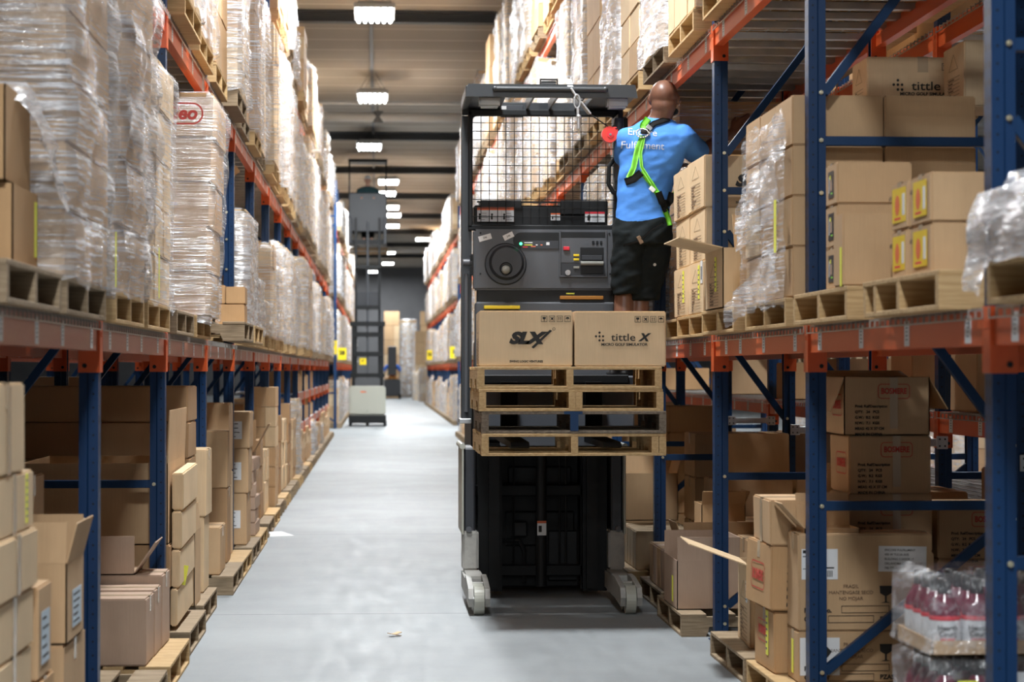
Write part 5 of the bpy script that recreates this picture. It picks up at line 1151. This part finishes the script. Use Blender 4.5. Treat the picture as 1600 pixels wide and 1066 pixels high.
o = B(); ringp = [(cos(a) * .018 + (1.15 - 1.355), -.06, sin(a) * .04 + .19) for a in [k * pi / 6 for k in range(13)]]; o.tube(ringp, .0055, 'galvanized', 6); o.cyl((1.155 - 1.355, -.06, .15), (1.16 - 1.355, -.06, .03), .010, 'galvanized', 10); o.cyl((1.16 - 1.355, -.06, .03), (1.162 - 1.355, -.06, .0), .006, 'bolt_metal', 8); o.sph((1.16 - 1.355, -.06, .10), .015, 'galvanized'); tp(o, 'snap_hook', SR)
o = B(); o.tube([(.05, 0, .0), (.10, -.01, -.003), (.15, -.03, -.004)], .006, 'galvanized', 8); ringp = [(.165 + cos(a) * .03, -.035, sin(a) * .018 - .004) for a in [k * pi / 6 for k in range(13)]]; o.tube(ringp, .005, 'galvanized', 6); tp(o, 'karabiner', SR)

# ================================================================== LOAD ON THE FORKS
for k, (m, dx, rz) in enumerate((('pallet_new', .015, .004), ('pallet_grey', .02, -.006), ('pallet_new', -.0, .005), ('pallet_new', -.006, 0))):
    e = pallet(1.043 + dx, 12.22, .945 + .1205 * k, f'{("pale", "dark weathered", "pale", "pale")[k]} pallet carried on the forks, {("lowest", "second", "third", "topmost")[k]} of four', m, pi / 2 + rz, L=1.02)
    if k == 1: b = B(); b.box(-.022, .022, -.002, .0, .014, .106, 'blue_plain'); b.box(-.055, .045, -.001, .0, .104, .120, 'blue_plain'); o = b.build('blue_paint', e, (-.512, 0, 0), (0, 0, -pi / 2))
    if k in (0, 2):
        inst(stringer_mesh(m, 1.02), 'stringer', e, (0, -.04 if k == 2 else -.44, 0))
zz_ = .945 + .1205 * 4 + .0005
c = carton(.553, 1.057, 11.73, 12.31, zz_, zz_ + .303, 'pale carton with bold slanted black lettering, left one on the carried pallets', 'card_light', rz=-.012, tape=None); golf_print(c, 'cam', 'slx', .504); manifest_print(c, 'left', .45, .3)
c = carton(1.064, 1.560, 11.72, 12.30, zz_, zz_ + .301, 'pale carton with dotted logo print, right one on the carried pallets', 'card_light', rz=.004, tape=None); golf_print(c, 'cam', 'tx', .496)
# ================================================================== THE WORKER
from mathutils.bvhtree import BVHTree
def blob(name, draw, voxel, mat, parent=None, smooth=4, wrinkle=0, **tg):
    """draw(B) adds overlapping tapered shapes; they are fused into one continuous skin"""
    b = B(); draw(b); me = b.mesh(name); o = bpy.data.objects.new(name, me); COL.objects.link(o)
    m = o.modifiers.new('fuse', 'REMESH'); m.mode = 'VOXEL'; m.voxel_size = voxel; s = o.modifiers.new('smooth', 'SMOOTH'); s.iterations = smooth; s.factor = .5
    dg = bpy.context.evaluated_depsgraph_get(); me2 = bpy.data.meshes.new_from_object(o.evaluated_get(dg)); o.modifiers.clear(); o.data = me2; me2.materials.clear(); me2.materials.append(M[mat]); me2.name = name
    if wrinkle:
        me2.update(); ns = [v.normal.copy() for v in me2.vertices]
        for v, n_ in zip(me2.vertices, ns):
            c = v.co; q = noise.noise(Vector((c.x * 5 + c.z * 7, c.y * 5, c.z * 16 - c.x * 12))) + .5 * noise.noise(Vector((c.x * 16 - c.z * 9, c.y * 10, c.z * 26))); v.co = c + n_ * q * wrinkle
    for p in me2.polygons: p.use_smooth = True
    if parent is not None: o.parent = parent
    if tg: tag(o, **tg)
    return o
def cap(b, p0, r0, p1, r1, seg=16):
    b.cyl(p0, p1, r0, None, seg, r1); b.sph(p0, r0, None, seg); b.sph(p1, r1, None, seg)
def chain(b, pts):
    for (p, r), (q, s) in zip(pts[:-1], pts[1:]): cap(b, p, r, q, s)
def loft(b, rings, n=28, pw=2.3):
    rs = []
    for (x, y, z, rx, ry) in rings:
        r = []
        for i in range(n):
            a = 2 * pi * i / n; c, s = cos(a), sin(a); r.append(b.bm.verts.new((x + rx * math.copysign(abs(c) ** (2 / pw), c), y + ry * math.copysign(abs(s) ** (2 / pw), s), z)))
        rs.append(r)
    for a, c in zip(rs[:-1], rs[1:]):
        for i in range(n): b.bm.faces.new((a[i], a[(i + 1) % n], c[(i + 1) % n], c[i]))
    b.bm.faces.new(rs[0][::-1]); b.bm.faces.new(rs[-1])
def hand(b, wrist, fwd, up, side, curl=.5, s=1.0):
    """palm and five fingers; fwd along the fingers, up = back of the hand, side = towards the thumb"""
    w_, f, u, t = Vector(wrist), Vector(fwd).normalized(), Vector(up).normalized(), Vector(side).normalized()
    for k in range(4):
        base = w_ + f * .085 * s + t * (.030 - .020 * k) * s; cap(b, w_ + f * .015 * s + t * (.018 - .012 * k) * s, .014 * s, base, .0115 * s, 10)
        L = (.040, .045, .042, .033)[k] * s; a = base; ang = 0
        for j in range(3):
            ang += curl * (.5 + .25 * j) + .05 * k; d = f * cos(ang) - u * sin(ang); e = a + d * L * (1, .68, .55)[j]; cap(b, a, (.0095 - .0007 * j) * s, e, (.0088 - .0007 * j) * s, 8); a = e
    a = w_ + f * .022 * s + t * .022 * s; c = a + (f * .6 + t * .75 - u * .2).normalized() * .045 * s; cap(b, a, .013 * s, c, .0105 * s, 8); d = c + (f * .9 + t * .25 - u * .3).normalized() * .032 * s; cap(b, c, .0105 * s, d, .009 * s, 8)
WK = empty('person', (1.52, 12.85, 1.378), 0, 'worker in bright blue t-shirt, black shorts and green harness leaning from the raised truck', 'person')
WO = Vector(WK.location)
def wv(*p): return Vector(p) - WO
HC = Vector((1.692, 12.79, 3.018))
def draw_body(b):
    R = Matrix.Rotation(-.16, 4, 'Z')
    def h(x, y, z): return HC + (R @ Vector((x, y, z))) - WO
    b.sph(h(0, -.008, .020), 1, None, 24, (.081, .100, .088), R); b.sph(h(0, .010, -.015), 1, None, 24, (.077, .090, .098), R); b.sph(h(0, -.03, -.045), 1, None, 24, (.074, .068, .07), R); b.sph(h(0, .04, -.06), 1, None, 20, (.055, .058, .055), R)
    
    cap(b, h(0, .092, .0), .010, h(0, .112, -.032), .014, 8); b.sph(h(0, .085, .022), 1, None, 10, (.05, .014, .010), R); cap(b, h(-.02, .096, -.066), .007, h(.02, .096, -.066), .007, 8)
    for s in (-1, 1):
        b.sph(h(s * .084, .0, -.008), 1, None, 12, (.008, .019, .031), R); b.sph(h(s * .090, -.012, -.002), 1, None, 10, (.008, .008, .022), R)
    chain(b, [(h(0, -.025, -.06), .066), (wv(1.672, 12.79, 2.90), .068), (wv(1.655, 12.80, 2.84), .09)])
    chain(b, [(wv(1.64, 12.80, 2.78), .10), (wv(1.60, 12.81, 2.55), .11), (wv(1.575, 12.83, 2.32), .12)])
    # right arm into the rack
    chain(b, [(wv(1.66, 12.80, 2.80), .07), (wv(1.79, 12.78, 2.78), .062), (wv(1.875, 12.92, 2.735), .050), (wv(1.94, 13.01, 2.715), .043), (wv(2.04, 13.05, 2.785), .042), (wv(2.135, 13.06, 2.845), .028)])
    hand(b, wv(2.14, 13.06, 2.848), (.6, .15, .5), (-.3, -.9, .2), (-.5, .1, .8), .35)
    # left arm in front of the chest
    chain(b, [(wv(1.62, 12.80, 2.80), .07), (wv(1.48, 12.79, 2.77), .062), (wv(1.475, 12.93, 2.66), .048), (wv(1.50, 13.04, 2.57), .042), (wv(1.62, 13.06, 2.585), .040), (wv(1.74, 12.99, 2.62), .027)])
    hand(b, wv(1.745, 12.985, 2.622), (.85, -.3, .2), (.2, -.2, .9), (-.2, .8, .2), .45)
    # legs
    for (hx, hy, kx, ky, ax, ay) in ((1.505, 12.82, 1.462, 12.86, 1.42, 12.94), (1.64, 12.86, 1.556, 12.88, 1.50, 12.98)):
        chain(b, [(wv(hx, hy, 2.27), .095), (wv((hx + kx) / 2, (hy + ky) / 2, 2.06), .082), (wv(kx, ky, 1.87), .058), (wv(kx - .004, ky - .015, 1.75), .060), (wv((kx + ax) / 2, (ky + ay) / 2 - .008, 1.64), .050), (wv(ax, ay, 1.48), .036), (wv(ax, ay, 1.44), .038)])
        cap(b, wv(ax, ay - .03, 1.43), .036, wv(ax + .02, ay + .13, 1.415), .03)
body = blob('body', draw_body, .0062, 'skin', WK, 5); body.location = (0, 0, 0); body['label'] = 'bare arms, bald head and legs'
for s in (-1, 1):
    R = Matrix.Rotation(-.16, 4, 'Z'); p = HC + (R @ Vector((s * .03, .086, .005))) - WO; B().sph((0, 0, 0), .012, 'paper', 12).sph((0, .008, 0), .0065, 'ink', 8).build('eye', WK, p, (0, 0, -.16))
def draw_beard(b):
    R = Matrix.Rotation(-.16, 4, 'Z')
    for k in range(9):
        a = -1.35 + 2.7 * k / 8; p = HC + (R @ Vector((sin(a) * .069, .035 + cos(a) * .062, -.070 - .012 * cos(a)))) - WO; b.sph(p, .019, None, 10)
blob('beard', draw_beard, .006, 'black_strap', WK, 3)
def draw_shirt(b):
    loft(b, [(1.572, 12.835, 2.275, .166, .132), (1.57, 12.835, 2.36, .158, .126), (1.585, 12.825, 2.50, .166, .128), (1.612, 12.815, 2.62, .188, .134), (1.632, 12.805, 2.72, .203, .134), (1.638, 12.80, 2.79, .198, .122), (1.645, 12.80, 2.845, .160, .098), (1.655, 12.798, 2.885, .10, .078), (1.66, 12.80, 2.905, .066, .066)])
    chain(b, [(wv2(1.70, 12.80, 2.79), .085), (wv2(1.79, 12.785, 2.785), .088), (wv2(1.86, 12.88, 2.745), .080)]); cap(b, wv2(1.86, 12.88, 2.745), .080, wv2(1.905, 12.93, 2.725), .078)
    b.box(1.85, 1.93, 12.87, 12.93, 2.67, 2.76)
    chain(b, [(wv2(1.58, 12.80, 2.79), .085), (wv2(1.485, 12.785, 2.765), .084), (wv2(1.478, 12.90, 2.685), .074)])
def wv2(*p): return Vector(p)
shirt = blob('t_shirt', draw_shirt, .0085, 'shirt_blue', None, 6, .0075); shirt.parent = WK; shirt.location = -WO; shirt['label'] = 'bright blue short sleeved t-shirt with white lettering'
def draw_shorts(b):
    loft(b, [(1.572, 12.84, 2.15, .178, .150), (1.572, 12.84, 2.24, .176, .145), (1.572, 12.84, 2.335, .160, .130)])
    for (rings) in (((1.50, 12.83, 2.22, .100, .128), (1.485, 12.845, 2.05, .100, .118), (1.478, 12.85, 1.93, .093, .105), (1.475, 12.855, 1.855, .090, .098)), ((1.645, 12.86, 2.22, .104, .132), (1.63, 12.87, 2.08, .108, .124), (1.60, 12.88, 1.95, .103, .110), (1.578, 12.885, 1.825, .094, .100))): loft(b, list(rings)[::-1])
shorts = blob('shorts', draw_shorts, .0085, 'shorts_black', None, 4, .011); shorts.parent = WK; shorts.location = -WO; shorts['label'] = 'black knee length cargo shorts'
for s, (x, y) in enumerate(((1.42, 12.94), (1.50, 12.98))):
    def draw_shoe(b, x=x, y=y):
        cap(b, (x, y - .05, 1.425), .042, (x + .02, y + .15, 1.41), .040); b.box(x - .04, x + .055, y - .08, y + .18, 1.378, 1.40); cap(b, (x, y - .01, 1.43), .045, (x, y, 1.48), .046)
    sh = blob('shoe', draw_shoe, .008, 'shoe', None, 3); sh.parent = WK; sh.location = -WO
# things worn on the back follow the cloth
def bvh(o): me = o.data; return BVHTree.FromPolygons([v.co.copy() for v in me.vertices], [tuple(p.vertices) for p in me.polygons])
BV = [bvh(shirt), bvh(shorts)]
def onback(x, z, off, which=BV, y0=12.0):
    best = None
    for t_ in which:
        h = t_.ray_cast(Vector((x, y0, z)), Vector((0, 1, 0)))
        if h[0] is not None and (best is None or h[0].y < best): best = h[0].y
    return (best if best is not None else 12.78) - off
def BP(px, py): x = Xy(px, 12.70); return x, Zp(py, x, 12.70)
def strap(name, pxs, width, mat, off=.006, parent=WK, n=26):
    P = [Vector(BP(*p)) for p in pxs]; b = B(); k = b.mi(mat); seg = [0]
    for a, c in zip(P[:-1], P[1:]): seg.append(seg[-1] + (c - a).length)
    rows = []
    for i in range(n + 1):
        s = seg[-1] * i / n; j = max(q for q in range(len(P) - 1) if seg[q] <= s + 1e-9); f = (s - seg[j]) / (seg[j + 1] - seg[j]); c = P[j].lerp(P[j + 1], f); d = (P[j + 1] - P[j]).normalized(); nr = Vector((-d.y, d.x)); r = []
        for t_ in (-.5, -.17, .17, .5):
            q = c + nr * width * t_; r.append(Vector((q.x, onback(q.x, q.y, off), q.y)))
        m_ = min(v.y for v in r); r = [Vector((v.x, min(v.y, m_ + .012), v.z)) for v in r]; rows.append([b.bm.verts.new(v) for v in r])
    ext = []
    for i in range(n):
        for j in range(3): b.bm.faces.new((rows[i][j], rows[i + 1][j], rows[i + 1][j + 1], rows[i][j + 1])).material_index = k
    r_ = bmesh.ops.solidify(b.bm, geom=b.bm.faces[:], thickness=.0025)
    o = b.build(name, parent, smooth=True); o.location = -WO; return o
hs = []
hs.append(strap('green_strap', [(1004, 213), (996, 232), (990, 262), (983, 278)], .032, 'lime_strap'))
hs.append(strap('green_strap', [(1006, 213), (1000, 240), (1002, 262), (1022, 292), (1029, 301)], .018, 'lime_strap', .008))
hs.append(strap('green_strap', [(1002, 268), (1016, 285), (1033, 310)], .032, 'lime_strap', .007))
hs.append(strap('green_strap', [(1040, 328), (1046, 340), (1048, 352)], .032, 'lime_strap', .007))
hs.append(strap('green_strap', [(1008, 207), (1005, 196), (1014, 184)], .040, 'lime_strap', .008))
hs.append(strap('black_strap', [(1012, 203), (1022, 193), (1048, 184)], .034, 'black_strap', .008))
hs.append(strap('black_strap', [(978, 284), (990, 280), (1002, 270)], .044, 'black_strap', .008)); hs.append(strap('black_strap', [(1029, 300), (1036, 318), (1048, 316), (1052, 300)], .042, 'black_strap', .009)); hs.append(strap('black_strap', [(1036, 315), (1043, 330)], .040, 'black_strap', .008))
hs.append(strap('black_strap', [(1038, 348), (1020, 358), (1000, 376), (975, 384)], .012, 'black_strap', .006))
x, z = BP(1003, 209); yb = onback(x, z, .02)
b = B(); b.tube([Vector((x + .028 * cos(a) * 1.3, yb, z + .028 * sin(a) * .9)) for a in [k * pi / 8 for k in range(17)]], .0045, 'chrome', 8); b.box(x - .01, x + .04, yb - .004, yb + .004, z - .005, z + .025, 'black_strap', .003); o = b.build('d_ring', WK, smooth=True); o.location = -WO
for (px_, py_) in ((1014, 200), (1019, 296)):
    x, z = BP(px_, py_); yb = onback(x, z, .012); b = B(); b.box(-.018, .018, -.003, .003, -.013, .013, 'paper' if py_ > 250 else 'galvanized', .002); o = b.build('strap_buckle' if py_ < 250 else 'strap_label', WK); o.location = Vector((x, yb, z)) - WO; o.rotation_euler = (0, .7, 0)
b = B(); b.tube([wv2(*q) for q in ((1.735, 12.78, 2.44), (1.77, 12.76, 2.48), (1.80, 12.77, 2.44), (1.79, 12.78, 2.36), (1.805, 12.78, 2.30))], .009, 'lime_strap', 8); o = b.build('loose_green_strap', WK); o.location = -WO
# lettering on the back
def shirt_text(s, px, py, size, rot):
    me = text_mesh(s, size, 'paper', .0005, 0, 'CENTER').copy(); x0, z0 = BP(px, py); c, s_ = cos(rot), sin(rot)
    bm = bmesh.new(); bm.from_mesh(me); bmesh.ops.subdivide_edges(bm, edges=[e for e in bm.edges if e.calc_length() > .012], cuts=1); bm.to_mesh(me); bm.free()
    for v in me.vertices:
        x, z = x0 + v.co.x * c - v.co.y * s_, z0 + v.co.x * s_ + v.co.y * c; v.co = Vector((x, onback(x, z, .0025, BV[:1]), z))
    o = bpy.data.objects.new('printed_text', me); link(o, shirt); o.location = (0, 0, 0)
shirt_text('Encore', 1004, 207, .060, -.08); shirt_text('Fulfillment', 1004, 228, .060, -.05)
x, z = BP(1025, 413); b = B(); b.cyl((x, onback(x, z, .004), z), (x, onback(x, z, .004) - .004, z), .009, 'pipe_white', 16); o = b.build('snap_button', WK); o.location = -WO
x, z = BP(999, 374); b = B(); b.box(-.012, .012, -.002, .002, -.03, .02, 'ink_faint', .002); o = b.build('pocket_tab', WK); o.location = Vector((x, onback(x, z, .004), z)) - WO; o.rotation_euler = (0, -.5, 0)

# ================================================================== DISTANT TRUCKS
YT = 54.6; XT = (Xy(545, YT) + Xy(603, YT)) / 2
D = empty('order_picker_truck', (XT, YT, 0), 0, 'distant order picker with putty coloured base and its cabin raised high', 'forklift')
def dp(b, name, parent=None): o = b.build(name, parent or D); return o
dp(B().box(-.46, .46, 0, .9, .27, 1.0, 'putty_green', .04, seg=2), 'base_body'); dp(B().box(-.47, .47, -.02, 1.6, .07, .27, 'black_frame', .02), 'base_skirt')
bb = B(); bb.sph((-.06, -.003, .86), .012, 'black_frame'); bb.sph((0, -.003, .38), .01, 'black_frame'); bb.box(-.17, -.03, -.004, 0, .84, .875, 'warn_orange'); dp(bb, 'base_fittings')
for x in (-.42, 0, .44): dp(B().cyl((x - .04, .12, .07), (x + .04, .12, .07), .07, 'black_frame', 14), 'wheel')
for s in (-1, 1): dp(B().box(s * .36 - .045, s * .36 + .045, .95, 1.1, .3, 2.62, 'black_frame'), 'mast_rail'); dp(B().box(s * .30 - .03, s * .30 + .03, 1.1, 1.2, 1.2, 5.3, 'black_frame'), 'mast_rail')
for (z, w_, h_) in ((1.22, .44, .10), (1.75, .40, .12), (2.25, .40, .12), (2.52, .45, .12), (2.95, .32, .10), (4.0, .32, .08)): dp(B().box(-w_, w_, .93, 1.1, z, z + h_, 'black_frame'), 'mast_crossbar')
dp(B().cyl((0, 1.0, 1.2), (0, 1.0, 5.2), .03, 'panel_grey', 10), 'lift_cylinder'); dp(B().box(-.28, .28, 1.12, 1.18, 2.95, 3.4, 'panel_dark'), 'carriage_plate')
bb = B(); bb.box(-.49, .49, 1.25, 1.32, 4.95, 5.95, 'panel_dark', .02); bb.box(-.49, -.40, 1.0, 1.32, 4.62, 5.3, 'panel_dark', .02); bb.box(.40, .49, 1.0, 1.32, 4.62, 5.3, 'panel_dark', .02); bb.box(-.49, .49, 1.3, 2.2, 4.62, 4.75, 'black_frame'); bb.box(-.49, -.46, 1.3, 2.2, 4.7, 5.6, 'panel_dark'); bb.box(.46, .49, 1.3, 2.2, 4.7, 5.6, 'panel_dark'); dp(bb, 'cabin')
for s in (-1, 1): dp(B().box(s * .47 - .02, s * .47 + .02, 1.3, 1.36, 5.9, 6.78, 'black_frame'), 'guard_post')
dp(B().box(-.50, .50, 1.25, 2.1, 6.74, 6.82, 'black_frame', .01), 'overhead_guard')
pallet(XT + .02, YT + 2.9, 4.48, 'wooden pallet carried high by the distant order picker', 'pallet_old', pi / 2, parts=False)
OP = empty('person', (XT, YT + 1.7, 4.75), 0, 'distant worker in dark teal top and pale cap standing in the raised cabin', 'person')
def dd(b):
    b.sph((0, 0, 1.56), 1, None, 14, (.08, .095, .115)); chain(b, [((0, 0, 1.45), .055), ((0, 0, 1.35), .08), ((0, 0, 1.0), .12), ((0, 0, .9), .12)])
    for s in (-1, 1): chain(b, [((0, 0, 1.32), .07), ((s * .2, 0, 1.30), .06), ((s * .24, -.08, 1.08), .045), ((s * .17, -.26, 1.12), .035), ((s * .16, -.32, 1.13), .03)]); hand(b, (s * .16, -.32, 1.13), (0, -1, -.2), (0, 0, 1), (-s, 0, 0), .6); chain(b, [((s * .09, 0, .9), .09), ((s * .1, 0, .48), .06), ((s * .1, 0, .08), .04)]); cap(b, (s * .1, .04, .04), .04, (s * .1, -.14, .035), .035)
    cap(b, (0, -.09, 1.55), .012, (0, -.11, 1.53), .014); [b.sph((s * .083, 0, 1.555), 1, None, 8, (.01, .02, .03)) for s in (-1, 1)]
blob('body', dd, .014, 'skin_far', OP, 3)
def dt(b): loft(b, [(0, 0, .86, .17, .13), (0, 0, 1.1, .18, .13), (0, 0, 1.3, .2, .12), (0, 0, 1.40, .09, .08)]); [chain(b, [((s * .12, 0, 1.31), .08), ((s * .22, -.01, 1.27), .075), ((s * .245, -.08, 1.09), .065)]) for s in (-1, 1)]
blob('jacket', dt, .016, 'shirt_teal', OP, 3)
def dc(b): b.sph((0, .005, 1.62), 1, None, 16, (.09, .105, .075)); b.sph((0, -.10, 1.61), 1, None, 12, (.07, .07, .012))
blob('cap', dc, .012, 'paper', OP, 2)
def dl(b): [chain(b, [((s * .09, 0, .9), .105), ((s * .1, 0, .48), .08), ((s * .1, 0, .1), .065)]) for s in (-1, 1)]
blob('trousers', dl, .016, 'shorts_black', OP, 2)
# farther lift truck with an operator in blue
YV = 106; XV = Xy(613, YV)
V = empty('reach_truck', (XV, YV, 0), 0, 'farthest lift truck, dark, near the end wall with a blue clad driver', 'forklift')
def vp(b, name): return b.build(name, V)
vp(B().box(-.40, .40, 0, 1.3, .12, .95, 'panel_dark', .05, seg=2), 'truck_body'); vp(B().box(-.22, .20, -.1, .05, 1.15, 2.55, 'panel_dark', .02), 'back_plate'); vp(B().box(-.40, .34, -.05, .6, .98, 1.05, 'amber_bar', .02), 'seat_pad')
for s in (-1, 1): vp(B().cyl((s * .36 - .06, .1, .15), (s * .36 + .06, .1, .15), .15, 'black_frame', 14), 'wheel'); vp(B().box(s * .42 - .02, s * .42 + .02, -.02, .03, .2, 1.4, 'pipe_white'), 'side_rail')
VO = empty('person', (XV, YV + .5, .3), 0, 'farthest worker in blue shirt behind the dark back plate', 'person')
def v1(b):
    b.sph((0, 0, 1.56), 1, None, 14, (.08, .095, .115)); chain(b, [((0, 0, 1.45), .055), ((0, 0, 1.35), .08), ((0, 0, .9), .12)])
    for s in (-1, 1): chain(b, [((0, 0, 1.32), .07), ((s * .24, 0, 1.30), .06), ((s * .38, 0, 1.08), .045), ((s * .34, .2, 1.02), .035)]); hand(b, (s * .34, .2, 1.02), (0, 1, -.2), (0, 0, 1), (-s, 0, 0), .6); chain(b, [((s * .09, 0, .9), .09), ((s * .1, 0, .48), .06), ((s * .1, 0, .08), .04)]); cap(b, (s * .1, -.04, .04), .04, (s * .1, .14, .035), .035)
blob('body', v1, .016, 'skin_far', VO, 3)
def v2(b): loft(b, [(0, 0, .86, .19, .14), (0, 0, 1.1, .20, .14), (0, 0, 1.3, .22, .13), (0, 0, 1.40, .09, .08)]); [chain(b, [((s * .12, 0, 1.31), .09), ((s * .27, -.0, 1.27), .085), ((s * .38, 0, 1.09), .08)]) for s in (-1, 1)]
blob('shirt', v2, .018, 'shirt_blue_far', VO, 3)
PALS += PALS2; flush_pallets()
# litter
b = B(); b.box(-.035, .03, -.02, .02, 0, .003, 'card_tan', 0, Matrix.Rotation(.2, 4, 'Y')); b.box(0, .04, -.01, .03, 0, .003, 'card_light', 0, Matrix.Rotation(-.25, 4, 'Y')); b.build('paper_scrap', None, (Xy(617, 11.55), 11.55, .008), (0, 0, .5), label='small scrap of tan paper lying on the aisle floor before the truck', cat='litter')
b = B(); b.prism([(-.16, -.1), (.18, -.08), (.12, .12), (-.12, .1)], 0, .002, 'z', 'paper'); b.build('paper_sheet', None, (-.90, 18.6, .01), (.12, 0, .3), label='white paper sheet fallen beside the left floor pallets', cat='litter')
